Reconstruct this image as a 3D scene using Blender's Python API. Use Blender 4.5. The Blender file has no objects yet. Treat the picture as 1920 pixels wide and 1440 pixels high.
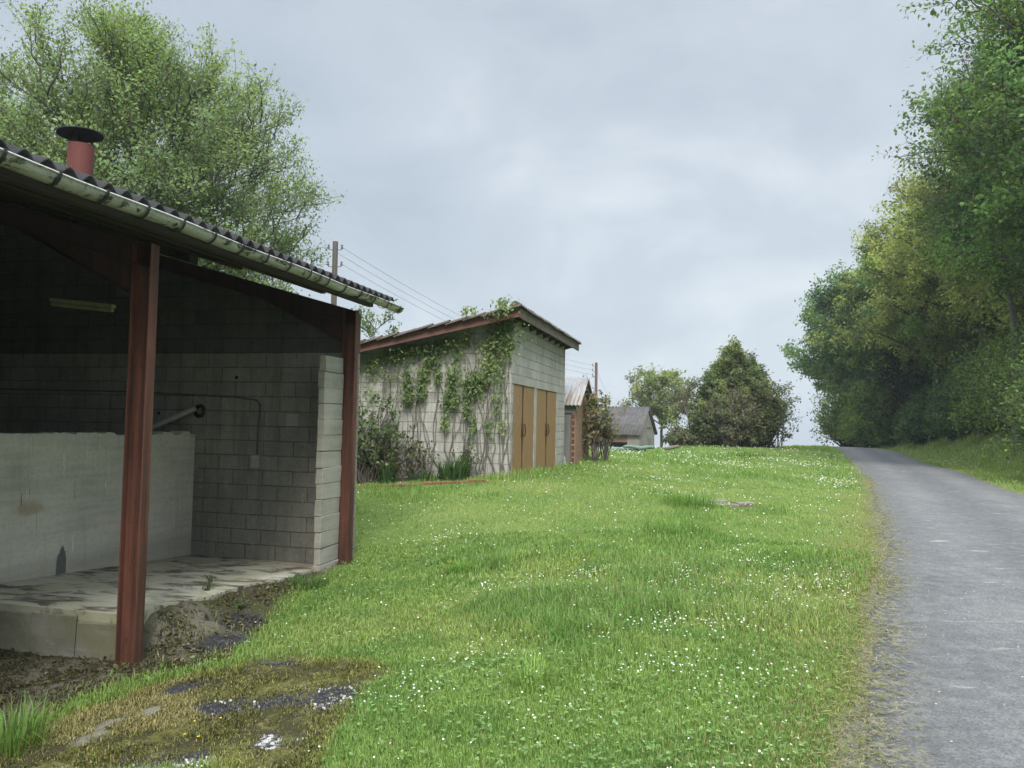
import bpy, bmesh, math, zlib
import numpy as np
from mathutils import Matrix, Vector

rng = np.random.default_rng(11)
scene = bpy.context.scene
COL = scene.collection

# ------------------------------------------------------------------ camera
F = 1440.0
PITCH, ROLL = math.radians(2.78), math.radians(1.1)
EYE = np.array([0.0, 0.0, 1.6])
rot = Matrix.Rotation(math.pi / 2 + PITCH, 3, 'X') @ Matrix.Rotation(ROLL, 3, 'Z')
cam = bpy.data.cameras.new('camera')
cam.sensor_width = 36.0
cam.lens = F / 1920 * 36.0
cam.clip_start, cam.clip_end = 0.1, 2500
cam_ob = bpy.data.objects.new('camera', cam)
COL.objects.link(cam_ob)
cam_ob.matrix_world = Matrix.Translation(EYE.tolist()) @ rot.to_4x4()
scene.camera = cam_ob
RM = np.array(rot)

# ------------------------------------------------------------------ light
SUN_EL, SUN_AZ = 47.0, 178.0          # azimuth measured clockwise from +Y
sun = bpy.data.lights.new('sun', 'SUN')
sun.energy, sun.angle, sun.color = 1.5, math.radians(24), (1.0, 0.965, 0.9)
sun_ob = bpy.data.objects.new('sun', sun)
COL.objects.link(sun_ob)
sd = Vector((math.sin(math.radians(SUN_AZ)) * math.cos(math.radians(SUN_EL)),
             math.cos(math.radians(SUN_AZ)) * math.cos(math.radians(SUN_EL)), math.sin(math.radians(SUN_EL))))
sun_ob.rotation_euler = sd.to_track_quat('Z', 'Y').to_euler()
sun_ob.location = (sd * 60)[:]
scene.view_settings.view_transform = 'Standard'
scene.view_settings.look = 'None'
scene.view_settings.gamma = 1
scene.view_settings.exposure = 1.58
SKY_GAIN = 1.0


# ------------------------------------------------------------------ node helper
class NT:
    def __init__(self, tree):
        self.t = tree

    def n(self, typ, props=None, **ins):
        nd = self.t.nodes.new(typ)
        for k, v in (props or {}).items():
            setattr(nd, k, v)
        for k, v in ins.items():
            key = int(k[1:]) if k[0] == 'i' and k[1:].isdigit() else k.replace('_', ' ')
            s = nd.inputs[key]
            if isinstance(v, bpy.types.NodeSocket):
                self.t.links.new(v, s)
            elif isinstance(v, bpy.types.Node):
                self.t.links.new(v.outputs[0], s)
            else:
                if hasattr(s.default_value, '__len__') and len(s.default_value) == 4 and len(v) == 3:
                    v = (*v, 1)
                s.default_value = v
        return nd

    def math(self, op, a, b=0.0, clamp=False):
        return self.n('ShaderNodeMath', {'operation': op, 'use_clamp': clamp}, i0=a, i1=b).outputs[0]

    def noise(self, vec, scale, detail=5, rough=0.6, dist=0.0):
        return self.n('ShaderNodeTexNoise', None, Vector=vec, Scale=scale, Detail=detail, Roughness=rough, Distortion=dist).outputs[0]

    def ramp(self, fac, *stops):
        nd = self.n('ShaderNodeValToRGB', None, Fac=fac)
        e = nd.color_ramp.elements
        while len(e) < len(stops):
            e.new(0.5)
        for el, (p, c) in zip(e, stops):
            el.position = p
            el.color = (c, c, c, 1) if isinstance(c, (int, float)) else (*c, 1)
        return nd.outputs[0]

    def mix(self, f, a, b, mode='MIX'):
        nd = self.t.nodes.new('ShaderNodeMix')
        nd.data_type = 'RGBA'
        nd.blend_type = mode
        for idx, v in ((0, f), (6, a), (7, b)):
            s = nd.inputs[idx]
            if isinstance(v, bpy.types.NodeSocket):
                self.t.links.new(v, s)
            else:
                s.default_value = v if isinstance(v, (int, float)) else (*v, 1)
        return nd.outputs[2]

    def scale(self, vec, s):
        return self.n('ShaderNodeVectorMath', {'operation': 'MULTIPLY'}, i0=vec, i1=s).outputs[0]


world = bpy.data.worlds.new('World')
scene.world = world
world.use_nodes = True
w = NT(world.node_tree)
world.node_tree.nodes.clear()
tc = w.n('ShaderNodeTexCoord').outputs['Generated']
sky = w.n('ShaderNodeTexSky', {'sky_type': 'NISHITA', 'sun_disc': False, 'sun_elevation': math.radians(SUN_EL),
                               'sun_rotation': math.radians(SUN_AZ), 'air_density': 1.0, 'dust_density': 3.0})
sky_s = w.scale(sky.outputs[0], (0.1, 0.1, 0.1))
sx = w.n('ShaderNodeSeparateXYZ', None, Vector=tc)
zc = w.math('MAXIMUM', sx.outputs[2], 0.0)
den = w.math('ADD', zc, 0.62)
cv = w.n('ShaderNodeCombineXYZ', None, X=w.math('DIVIDE', sx.outputs[0], den), Y=w.math('DIVIDE', sx.outputs[1], den), Z=3.1).outputs[0]
dv = w.scale(tc, (1.0, 1.0, 1.7))
n1 = w.noise(dv, 4.2, 7, 0.52, 0.35)
n2 = w.noise(w.n('ShaderNodeVectorMath', {'operation': 'ADD'}, i0=dv, i1=(2.3, 0.4, 1.1)).outputs[0], 2.1, 3, 0.45, 0.2)
cl = w.math('ADD', w.math('MULTIPLY', n1, 0.55), w.math('MULTIPLY', n2, 0.55))
cloud = w.ramp(cl, (0.40, (0.160, 0.190, 0.229)), (0.51, (0.182, 0.213, 0.253)), (0.60, (0.203, 0.234, 0.274)), (0.70, (0.250, 0.280, 0.316)))
hor = w.ramp(zc, (0.0, 0.85), (0.16, 0.0))
cloud = w.mix(w.math('MULTIPLY', hor, 0.75), cloud, (0.190, 0.226, 0.270))
skyc = w.mix(0.94, sky_s, cloud)
zen = w.ramp(zc, (0.0, 1 / 5.0), (0.53, 1 / 5.0), (0.66, 0.62), (1.0, 1.0))
zen = w.scale(zen, (5.02, 4.86, 4.58))
skyc = w.mix(1.0, skyc, zen, 'MULTIPLY')
bg = w.n('ShaderNodeBackground', None, Color=skyc, Strength=SKY_GAIN)
out = w.n('ShaderNodeOutputWorld', None, Surface=bg)


# ------------------------------------------------------------------ object helpers
def tag(o, label=None, cat=None, group=None, kind=None):
    for k, v in (('label', label), ('category', cat), ('group', group), ('kind', kind)):
        if v:
            o[k] = v
    return o


def thing(name, label, cat, loc=(0, 0, 0), rz=0.0, group=None):
    o = bpy.data.objects.new(name, None)
    o.empty_display_size = 0.3
    COL.objects.link(o)
    o.location = loc
    o.rotation_euler = (0, 0, rz)
    return tag(o, label, cat, group)


def link(name, me, mat, parent=None):
    o = bpy.data.objects.new(name, me)
    if mat is not None:
        me.materials.append(mat)
    COL.objects.link(o)
    if parent is not None:
        o.parent = parent
    return o


def mesh_np(name, V, face_groups, tint=None, smooth=False, attrs=None):
    """face_groups: list of (M,k) int arrays."""
    me = bpy.data.meshes.new(name)
    V = np.ascontiguousarray(V, dtype=np.float32)
    me.vertices.add(len(V))
    me.vertices.foreach_set('co', V.ravel())
    fg = [np.asarray(f, dtype=np.int32) for f in face_groups if len(f)]
    sizes = np.concatenate([np.full(len(f), f.shape[1], np.int32) for f in fg])
    loops = np.concatenate([f.ravel() for f in fg])
    starts = np.concatenate([[0], np.cumsum(sizes)[:-1]]).astype(np.int32)
    me.loops.add(len(loops))
    me.polygons.add(len(sizes))
    me.loops.foreach_set('vertex_index', loops)
    me.polygons.foreach_set('loop_start', starts)
    if smooth:
        me.polygons.foreach_set('use_smooth', np.ones(len(sizes), bool))
    ats = dict(attrs or {})
    if tint is not None:
        ats['tint'] = tint
    for k, c in ats.items():
        a = me.attributes.new(k, 'FLOAT_COLOR', 'POINT')
        c = np.asarray(c, np.float32)
        if c.shape[1] == 3:
            c = np.concatenate([c, np.ones((len(c), 1), np.float32)], 1)
        a.data.foreach_set('color', np.ascontiguousarray(c).ravel())
    me.update()
    me.validate()
    return me


class MB:
    """Collects shapes into one mesh."""
    def __init__(self):
        self.v, self.f, self.n = [], [], 0

    def add(self, V, faces):
        V = np.asarray(V, float).reshape(-1, 3)
        self.v.append(V)
        self.f += [[i + self.n for i in f] for f in faces]
        self.n += len(V)

    def box(self, x0, x1, y0, y1, z0, z1, jit=0.0):
        V = np.array([(x, y, z) for z in (z0, z1) for y in (y0, y1) for x in (x0, x1)], float)
        if jit:
            V += rng.normal(0, jit, V.shape)
        self.add(V, [(0, 2, 3, 1), (4, 5, 7, 6), (0, 1, 5, 4), (2, 6, 7, 3), (0, 4, 6, 2), (1, 3, 7, 5)])

    def obox(self, M, x0, x1, y0, y1, z0, z1):
        V = np.array([(x, y, z) for z in (z0, z1) for y in (y0, y1) for x in (x0, x1)], float)
        V = V @ np.array(M.to_3x3()).T + np.array(M.translation)
        self.add(V, [(0, 2, 3, 1), (4, 5, 7, 6), (0, 1, 5, 4), (2, 6, 7, 3), (0, 4, 6, 2), (1, 3, 7, 5)])

    def prism(self, poly, axis, a, b):
        """Extrude a 2-D polygon along an axis ('x','y','z')."""
        poly = list(poly)
        m = len(poly)
        put = {'x': lambda p, t: (t, p[0], p[1]), 'y': lambda p, t: (p[0], t, p[1]), 'z': lambda p, t: (p[0], p[1], t)}[axis]
        V = [put(p, a) for p in poly] + [put(p, b) for p in poly]
        fs = [tuple(range(m)), tuple(range(2 * m - 1, m - 1, -1))]
        fs += [(i, i + m, (i + 1) % m + m, (i + 1) % m) for i in range(m)]
        self.add(V, fs)

    def tube(self, pts, rad, sides=8, caps=True):
        P = np.asarray(pts, float)
        R = np.broadcast_to(np.asarray(rad, float), (len(P),))
        V, Fq = tubes(P[None], R[None], sides)
        fs = [tuple(q) for q in Fq]
        if caps:
            fs += [tuple(range(sides - 1, -1, -1)), tuple(range(len(V) - sides, len(V)))]
        self.add(V, fs)

    def build(self, name, mat, parent=None, bevel=0.0, smooth=False):
        me = bpy.data.meshes.new(name)
        V = np.concatenate(self.v)
        me.from_pydata(V.tolist(), [], self.f)
        bm = bmesh.new()
        bm.from_mesh(me)
        bmesh.ops.recalc_face_normals(bm, faces=bm.faces)
        bm.to_mesh(me)
        bm.free()
        if smooth:
            me.polygons.foreach_set('use_smooth', np.ones(len(me.polygons), bool))
            try:
                me.set_sharp_from_angle(angle=math.radians(40))
            except Exception:
                pass
        o = link(name, me, mat, parent)
        if bevel:
            m = o.modifiers.new('bevel', 'BEVEL')
            m.width = bevel
            m.segments = 2
            m.limit_method = 'ANGLE'
        return o


def tubes(P, R, sides):
    """P (M,n,3), R (M,n) -> verts, quads for M tubes."""
    M, n, _ = P.shape
    T = np.gradient(P, axis=1) if n > 1 else np.zeros_like(P)
    T /= np.linalg.norm(T, axis=2, keepdims=True) + 1e-9
    mean = T.mean(1, keepdims=True)
    ref = np.where(np.abs(mean[..., 2:3]) > 0.8, np.array([1.0, 0.13, 0.05]), np.array([0.05, 0.11, 1.0]))
    ref = np.broadcast_to(ref, T.shape)
    U = np.cross(T, ref)
    U /= np.linalg.norm(U, axis=2, keepdims=True) + 1e-9
    W = np.cross(T, U)
    a = np.arange(sides) / sides * 2 * np.pi
    V = P[:, :, None, :] + R[:, :, None, None] * (U[:, :, None, :] * np.cos(a)[:, None] + W[:, :, None, :] * np.sin(a)[:, None])
    idx = np.arange(M * n * sides).reshape(M, n, sides)
    q = np.stack([idx[:, :-1, :], np.roll(idx[:, :-1, :], -1, 2), np.roll(idx[:, 1:, :], -1, 2), idx[:, 1:, :]], -1)
    return V.reshape(-1, 3), q.reshape(-1, 4)


def blades(P, h, wd, az, lean, tint, near=True):
    """Grass blades. All arrays of length N."""
    N = len(P)
    dx, dy = np.cos(az), np.sin(az)
    side = np.stack([-dy, dx, np.zeros(N)], 1)
    fwd = np.stack([dx, dy, np.zeros(N)], 1)
    up = np.array([0, 0, 1.0])
    w2 = (wd / 2)[:, None]
    H = h[:, None]
    L = lean[:, None]
    b0, b1 = P - side * w2, P + side * w2
    tip = P + up * H * np.sqrt(np.maximum(1 - L ** 2, 0.05)) + fwd * H * L
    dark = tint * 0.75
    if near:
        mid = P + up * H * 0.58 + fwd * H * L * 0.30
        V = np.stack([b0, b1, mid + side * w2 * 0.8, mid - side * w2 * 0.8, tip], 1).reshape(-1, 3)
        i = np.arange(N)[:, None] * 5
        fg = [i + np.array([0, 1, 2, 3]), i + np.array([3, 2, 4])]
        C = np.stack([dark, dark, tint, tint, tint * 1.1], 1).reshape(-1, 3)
    else:
        V = np.stack([b0, b1, tip], 1).reshape(-1, 3)
        i = np.arange(N)[:, None] * 3
        fg = [i + np.array([0, 1, 2])]
        C = np.stack([tint, tint, tint], 1).reshape(-1, 3)
    return V, fg, C


def join_np(parts):
    """parts: list of (V, [face groups], C) -> one set."""
    off, Vs, Cs, g = 0, [], [], {}
    for V, fg, C in parts:
        for f in fg:
            g.setdefault(f.shape[1], []).append(f + off)
        off += len(V)
        Vs.append(V)
        Cs.append(C)
    return np.concatenate(Vs), [np.concatenate(x) for x in g.values()], np.concatenate(Cs)


def leaves(P, axis, nrm, ln, wd, tint, fold=0.0):
    """Rhombic leaves. axis and nrm are (N,3)."""
    N = len(P)
    axis = axis / (np.linalg.norm(axis, axis=1, keepdims=True) + 1e-9)
    s = np.cross(axis, nrm)
    s /= np.linalg.norm(s, axis=1, keepdims=True) + 1e-9
    nn = np.cross(s, axis)
    l, wv = ln[:, None], wd[:, None] / 2
    a = P
    m = P + axis * l * 0.45
    V = np.stack([a, m + s * wv + nn * wv * fold, P + axis * l, m - s * wv + nn * wv * fold], 1).reshape(-1, 3)
    i = np.arange(N)[:, None] * 4
    return V, [i + np.array([0, 1, 2, 3])], np.repeat(tint, 4, axis=0)


def rand_dirs(n):
    d = rng.normal(size=(n, 3))
    return d / np.linalg.norm(d, axis=1, keepdims=True)


# value noise for surveys of ground cover
_tab = np.random.default_rng(5).random((256, 256))


def vnoise(x, y, s):
    x, y = np.asarray(x) * s + 71.3, np.asarray(y) * s + 33.7
    i, j = np.floor(x).astype(int), np.floor(y).astype(int)
    fx, fy = x - i, y - j
    fx, fy = fx * fx * (3 - 2 * fx), fy * fy * (3 - 2 * fy)
    g = lambda a, b: _tab[a % 256, b % 256]
    return (g(i, j) * (1 - fx) + g(i + 1, j) * fx) * (1 - fy) + (g(i, j + 1) * (1 - fx) + g(i + 1, j + 1) * fx) * fy


def fbm(x, y, s, o=4):
    t, a, n = 0, 0.5, 0
    for k in range(o):
        t = t + a * vnoise(x + 13.1 * k, y - 7.7 * k, s)
        n += a
        a *= 0.5
        s *= 2.03
    return t / n


def sstep(a, b, x):
    t = np.clip((x - a) / (b - a), 0, 1)
    return t * t * (3 - 2 * t)


# ------------------------------------------------------------------ terrain survey
TILT = math.radians(14.4)                 # the two block buildings stand turned by this much
AX = np.array([math.sin(TILT), math.cos(TILT)])
BX = np.array([AX[1], -AX[0]])
P2W = np.array([-2.138, 10.08])           # far post of the open shed
GAR = np.array([-0.018, 15.2])            # near corner of the block garage


def shed_xy(x, y):
    dx, dy = x - P2W[0], y - P2W[1]
    return dx * BX[0] + dy * BX[1], dx * AX[0] + dy * AX[1]


def shed_w(lx, ly):
    return P2W[0] + lx * BX[0] + ly * AX[0], P2W[1] + lx * BX[1] + ly * AX[1]


def gar_xy(x, y):
    dx, dy = x - GAR[0], y - GAR[1]
    return dx * BX[0] + dy * BX[1], dx * AX[0] + dy * AX[1]


def gar_w(lx, ly):
    return GAR[0] + lx * BX[0] + ly * AX[0], GAR[1] + lx * BX[1] + ly * AX[1]


yk = np.array([-30, -10, 0, 3.70, 5.25, 6.73, 9.08, 14.8, 23.8, 39.9, 50.0, 59.7, 75, 100, 160, 300])
xk = np.array([-11, -4.5, -0.15, 1.62, 2.45, 3.17, 4.38, 7.04, 10.95, 17.5, 21.2, 24.3, 28.5, 34, 45, 70])
_yd = np.arange(-30, 300, 0.5)
_xd = np.interp(_yd, yk, xk)
for _ in range(3):
    _xd = np.convolve(np.pad(_xd, 3, mode='edge'), np.ones(7) / 7, 'valid')
RW = 3.85


def road_l(y):
    return np.interp(y, _yd, _xd)


def road_r(y):
    return road_l(y) + RW - 0.9 * sstep(45, 62, y)


CTRL = np.array([
    (0, 0, 0), (-1.5, 1.5, -.12), (3.9, 0, 0), (-0.2, 2.6, -.05),
    (1.64, 3.7, 0), (2.47, 5.25, 0), (4.38, 9.08, 0), (7.04, 14.8, 0), (10.9, 23.8, 0), (17.5, 39.9, 0), (24.3, 59.7, 0),
    (5.5, 3.7, 0), (8.2, 9.1, 0), (12.7, 19.07, 0), (17.1, 29.3, 0), (23.4, 45.5, 0), (27.5, 58.7, 0),
    (-3.07, 6.3, -.45), (-4.8, 6.2, -.44), (-6, 3, -.48), (-2.9, 4.4, -.42), (-1.6, 4.4, -.28), (-.2, 4.2, -.10),
    (-1.95, 10.0, -.27), (-2.35, 8.2, -.35), (-1.2, 7.2, -.22), (0.6, 6.6, -.04), (-0.2, 9.8, -.08),
    (-.02, 15.1, .50), (1.45, 21, .38), (-3, 14.4, .25), (-3, 17, .36), (-7, 17, .2), (-5, 13, -.15), (-9, 9, -.33),
    (1.9, 21.6, .42), (0.8, 12.6, .2), (3, 12, .13), (4, 15, .14), (5.2, 20, .25), (8, 30, .30),
    (7.2, 38, .32), (13.8, 45, .36), (20, 55, .22), (3, 30, .42), (-3, 28, .3),
    (8, 52, -.6), (11, 69, -1.9), (-10, 45, -.6), (-22, 60, -2.2), (24, 76, -.85), (29, 100, -3.0), (12, 110, -5),
    (40, 60, 0.6), (-40, 20, -.2), (-14, 24, 0), (-30, -25, 0), (30, -25, 0), (0, -25, 0), (70, 60, 0),
    (0, 420, -27), (230, 380, -25), (-230, 380, -25), (420, 0, -6), (-420, 0, -6), (0, -420, -2), (420, 380, -24), (-420, 380, -24), (420, -420, -4), (-420, -420, -4),
    (40, 200, -11), (-60, 200, -12)], float)


def _tps(r2):
    return np.where(r2 > 0, 0.5 * r2 * np.log(np.maximum(r2, 1e-12)), 0.0)


_n = len(CTRL)
_K = _tps(((CTRL[:, None, :2] - CTRL[None, :, :2]) ** 2).sum(2))
_A = np.zeros((_n + 3, _n + 3))
_A[:_n, :_n] = _K + np.eye(_n) * 0.02
_A[:_n, _n:] = np.c_[np.ones(_n), CTRL[:, :2]]
_A[_n:, :_n] = _A[:_n, _n:].T
_sol = np.linalg.solve(_A, np.r_[CTRL[:, 2], 0, 0, 0])


def base_z(x, y):
    x, y = np.atleast_1d(np.asarray(x, float)), np.atleast_1d(np.asarray(y, float))
    o = np.empty(x.shape)
    xf, yf, of = x.ravel(), y.ravel(), o.reshape(-1)
    for a in range(0, len(xf), 40000):
        s = slice(a, a + 40000)
        r2 = (xf[s, None] - CTRL[:, 0]) ** 2 + (yf[s, None] - CTRL[:, 1]) ** 2
        of[s] = _tps(r2) @ _sol[:_n] + _sol[_n] + _sol[_n + 1] * xf[s] + _sol[_n + 2] * yf[s]
    return o


def ground_z(x, y):
    x, y = np.atleast_1d(np.asarray(x, float)), np.atleast_1d(np.asarray(y, float))
    z = base_z(x, y)
    t = x - road_r(y) - 1.7 + 0.5 * (fbm(x, y, 0.25, 2) - 0.5)
    k = 0.35 + 0.65 * sstep(62, 40, y)
    z = z + k * (1.75 * sstep(0, 3.6, t) + 0.9 * sstep(3, 14, t))
    near = sstep(90, 30, np.hypot(x, y))
    inroad = sstep(0, 0.3, x - road_l(y)) * sstep(0, 0.3, road_r(y) - x)
    off = np.maximum(road_l(y) - x, x - road_r(y))
    z = z + near * sstep(0.0, 0.9, off) * ((fbm(x, y, 0.9, 3) - 0.5) * 0.10 + (fbm(x + 9, y, 0.25, 2) - 0.5) * 0.06)
    # earth banked up against the open side of the slab
    lx, ly = shed_xy(x, y)
    top = -0.075 - 0.25 * (ly + 3.74) / 3.79
    slope = 0.50 - 0.32 * np.clip((ly + 3.6) / 2.4, 0, 1)
    mound = top - 0.015 - slope * np.maximum(lx + 0.16, 0)
    wgt = sstep(-3.75, -3.35, ly) * sstep(0.5, 0.0, ly) * sstep(-0.6, -0.4, lx)
    z = np.where((mound > z) & (lx < 1.5), z + (mound - z) * wgt, z)
    under = sstep(-0.10, -0.22, lx) * (lx > -7) * (ly > -3.7) * (ly < 0.2)
    z = np.where(under > 0, np.minimum(z, top - 0.06 * under), z)
    return z


def gz(x, y):
    return float(ground_z(x, y)[0])


def px_ground(px, py):
    """Where a surveyed sight line meets the ground."""
    d = RM @ np.array([(px - 960) / F, -(py - 720) / F, -1.0])
    d = d / d[1]
    Y = np.concatenate([np.arange(2, 20, 0.02), np.arange(20, 90, 0.1)])
    pz = 1.6 + d[2] * Y
    g = ground_z(d[0] * Y, Y)
    k = np.nonzero(pz < g)[0]
    k = k[0] if len(k) else len(Y) - 1
    return d[0] * Y[k], Y[k], g[k]


def poly_px(pts):
    return np.array([px_ground(*p)[:2] for p in pts])


def poly_sd(x, y, poly):
    """Signed distance (inside positive)."""
    x, y = np.asarray(x, float), np.asarray(y, float)
    ins = np.zeros(x.shape, bool)
    dm = np.full(x.shape, 1e9)
    for (ax, ay), (bx, by) in zip(poly, np.roll(poly, -1, 0)):
        c = ((ay > y) != (by > y)) & (x < (bx - ax) * (y - ay) / (by - ay + 1e-12) + ax)
        ins ^= c
        ex, ey = bx - ax, by - ay
        t = np.clip(((x - ax) * ex + (y - ay) * ey) / (ex * ex + ey * ey + 1e-12), 0, 1)
        dm = np.minimum(dm, np.hypot(x - ax - t * ex, y - ay - t * ey))
    return np.where(ins, dm, -dm)


MOSS = poly_px([(-60, 1470), (-60, 1400), (60, 1368), (170, 1325), (330, 1275), (460, 1240), (560, 1228), (690, 1232), (725, 1262),
                (700, 1300), (650, 1345), (615, 1400), (570, 1470)])
SOIL = poly_px([(-80, 1400), (-80, 1190), (60, 1200), (225, 1205), (250, 1140), (420, 1075), (560, 1045), (640, 1050), (660, 1062), (600, 1085),
                (545, 1120), (500, 1165), (480, 1200), (410, 1240), (330, 1265), (230, 1290), (120, 1330), (20, 1375)])
TARS = [(poly_px(p), w_) for p, w_ in [
    ([(410, 1168), (440, 1150), (490, 1150), (505, 1165), (485, 1182), (430, 1182)], 0),
    ([(360, 1205), (400, 1188), (470, 1185), (475, 1198), (420, 1222), (365, 1225)], 0),
    ([(285, 1308), (330, 1285), (400, 1272), (410, 1280), (340, 1305)], 0),
    ([(350, 1325), (420, 1312), (460, 1318), (450, 1335), (390, 1350)], 0.35),
    ([(460, 1318), (520, 1300), (570, 1300), (560, 1325), (490, 1335)], 0.1),
    ([(560, 1312), (600, 1292), (650, 1285), (680, 1300), (640, 1325), (590, 1335)], 0.5),
    ([(470, 1395), (500, 1378), (535, 1385), (535, 1405), (490, 1415)], 0.85),
    ([(330, 1425), (390, 1405), (410, 1425), (370, 1460), (280, 1460)], 0.5),
    ([(550, 1385), (575, 1378), (580, 1388), (560, 1395)], 0.5),
    ([(480, 1245), (520, 1238), (560, 1236), (560, 1246), (500, 1252)], 0),
    ([(180, 1450), (300, 1420), (330, 1440), (260, 1470)], 0.3)]]
CONC = [poly_px(p) for p in [[(185, 1355), (240, 1338), (262, 1345), (215, 1365)], [(265, 1335), (290, 1330), (290, 1340), (270, 1344)],
                             [(140, 1392), (190, 1365), (205, 1375), (150, 1400)]]]
SLAB_EDGE = None


def cover(x, y):
    """Ground cover fractions at world positions."""
    nz = (fbm(x, y, 2.2, 4) - 0.5) * 0.55
    nf = (fbm(x + 5, y + 2, 7, 3) - 0.5) * 0.3
    soil = sstep(-0.10, 0.12, poly_sd(x, y, SOIL) + nz * 0.5)
    moss = sstep(-0.12, 0.18, poly_sd(x, y, MOSS) + nz * 0.6)
    tar = np.zeros(np.shape(x))
    white = np.zeros(np.shape(x))
    for pl, wt in TARS:
        m = sstep(-0.03, 0.05, poly_sd(x, y, pl) + nf * 0.45)
        tar = np.maximum(tar, m)
        white = np.maximum(white, m * wt)
    conc = np.zeros(np.shape(x))
    for pl in CONC:
        conc = np.maximum(conc, sstep(-0.03, 0.04, poly_sd(x, y, pl) + nf * 0.6))
    e = x - road_l(y)
    e2 = road_r(y) - x
    wob = (fbm(x, y, 1.3, 3) - 0.5) * 0.5
    road = sstep(0.02, 0.1, e) * sstep(0.02, 0.1, e2)
    gravel = sstep(-0.18, 0.02, e + wob * 0.6) * sstep(-0.2, 0.02, e2 + wob * 0.5)
    dry = 0.8 * sstep(-1.1, -0.15, e + wob * 1.8) * sstep(-1.0, 0, e2) * sstep(30, 6, y)
    return dict(soil=soil, moss=moss, tar=tar, white=white, conc=conc, road=road, gravel=gravel, dry=dry)


# ------------------------------------------------------------------ materials
def new_mat(name):
    m = bpy.data.materials.new(name)
    m.use_nodes = True
    m.node_tree.nodes.clear()
    return m, NT(m.node_tree)


def finish(m, t, color, rough=0.85, bump=None, bstr=0.3, bdist=0.02, metal=0.0, spec=0.35):
    p = t.n('ShaderNodeBsdfPrincipled', None, Base_Color=color, Roughness=rough, Metallic=metal)
    p.inputs['Specular IOR Level'].default_value = spec
    if bump is not None:
        b = t.n('ShaderNodeBump', None, Strength=bstr, Distance=bdist, Height=bump)
        t.t.links.new(b.outputs[0], p.inputs['Normal'])
    t.n('ShaderNodeOutputMaterial', None, Surface=p)
    return m


def obj_co(t):
    return t.n('ShaderNodeTexCoord').outputs['Object']


def wall_uv(t, wob=0.006, off=(0, 0)):
    """Object-space wall coordinates (along the wall, up)."""
    c = t.n('ShaderNodeTexCoord')
    o = t.n('ShaderNodeSeparateXYZ', None, Vector=c.outputs['Object'])
    nn = t.n('ShaderNodeSeparateXYZ', None, Vector=c.outputs['Normal'])
    isx = t.math('GREATER_THAN', t.math('ABSOLUTE', nn.outputs[0]), 0.6)
    u = t.n('ShaderNodeMix', {'data_type': 'FLOAT'}, i0=isx, i2=o.outputs[0], i3=o.outputs[1]).outputs[0]
    wv = t.n('ShaderNodeTexNoise', None, Vector=c.outputs['Object'], Scale=4.0, Detail=3).outputs[1]
    ws = t.n('ShaderNodeSeparateXYZ', None, Vector=wv)
    u = t.math('ADD', t.math('ADD', u, off[0]), t.math('MULTIPLY', t.math('SUBTRACT', ws.outputs[0], 0.5), wob * 2))
    v = t.math('ADD', t.math('ADD', o.outputs[2], off[1]), t.math('MULTIPLY', t.math('SUBTRACT', ws.outputs[1], 0.5), wob * 2))
    return t.n('ShaderNodeCombineXYZ', None, X=u, Y=v).outputs[0], c.outputs['Object'], o.outputs[2]


def mat_block(name, c1, c2, mortar, off=(0, 0), streak=0.3, stain=(0.06, 0.06, 0.05), msize=0.006, bw=0.455, bh=0.2, bstr=0.5, lichen=0.0):
    m, t = new_mat(name)
    uv, oc, z = wall_uv(t, 0.007, off)
    br = t.n('ShaderNodeTexBrick', {'offset': 0.5}, Vector=uv, Color1=c1, Color2=c2, Mortar=mortar, Scale=1.0,
             Mortar_Size=msize, Mortar_Smooth=0.25, Bias=0.0, Brick_Width=bw, Row_Height=bh)
    n_big = t.noise(oc, 1.1, 5, 0.6)
    n_fine = t.noise(oc, 38, 4, 0.7)
    n_mid = t.noise(oc, 7, 5, 0.65)
    col = t.mix(t.ramp(n_mid, (0.3, 0.0), (0.75, 0.55)), br.outputs[0], tuple(min(1, c * 1.35) for c in c2))
    col = t.mix(t.ramp(n_fine, (0.35, 0.45), (0.6, 0.0)), col, tuple(c * 0.6 for c in c1))
    st = t.noise(t.scale(oc, (7, 7, 0.55)), 1.0, 5, 0.6)
    col = t.mix(t.math('MULTIPLY', t.ramp(st, (0.48, 0.0), (0.72, 1.0)), streak), col, stain)
    col = t.mix(t.math('MULTIPLY', t.ramp(n_big, (0.5, 0.0), (0.75, 1.0)), streak), col, stain)
    if lichen:
        wh = t.ramp(t.noise(oc, 5.5, 6, 0.7), (0.62, 0.0), (0.70, 1.0))
        col = t.mix(t.math('MULTIPLY', wh, lichen), col, (0.5, 0.5, 0.47))
    h = t.math('ADD', t.math('MULTIPLY', br.outputs[1], -0.8), t.math('ADD', t.math('MULTIPLY', n_fine, 0.25), t.math('MULTIPLY', n_mid, 0.3)))
    return finish(m, t, col, 0.92, h, bstr, 0.02)


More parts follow.
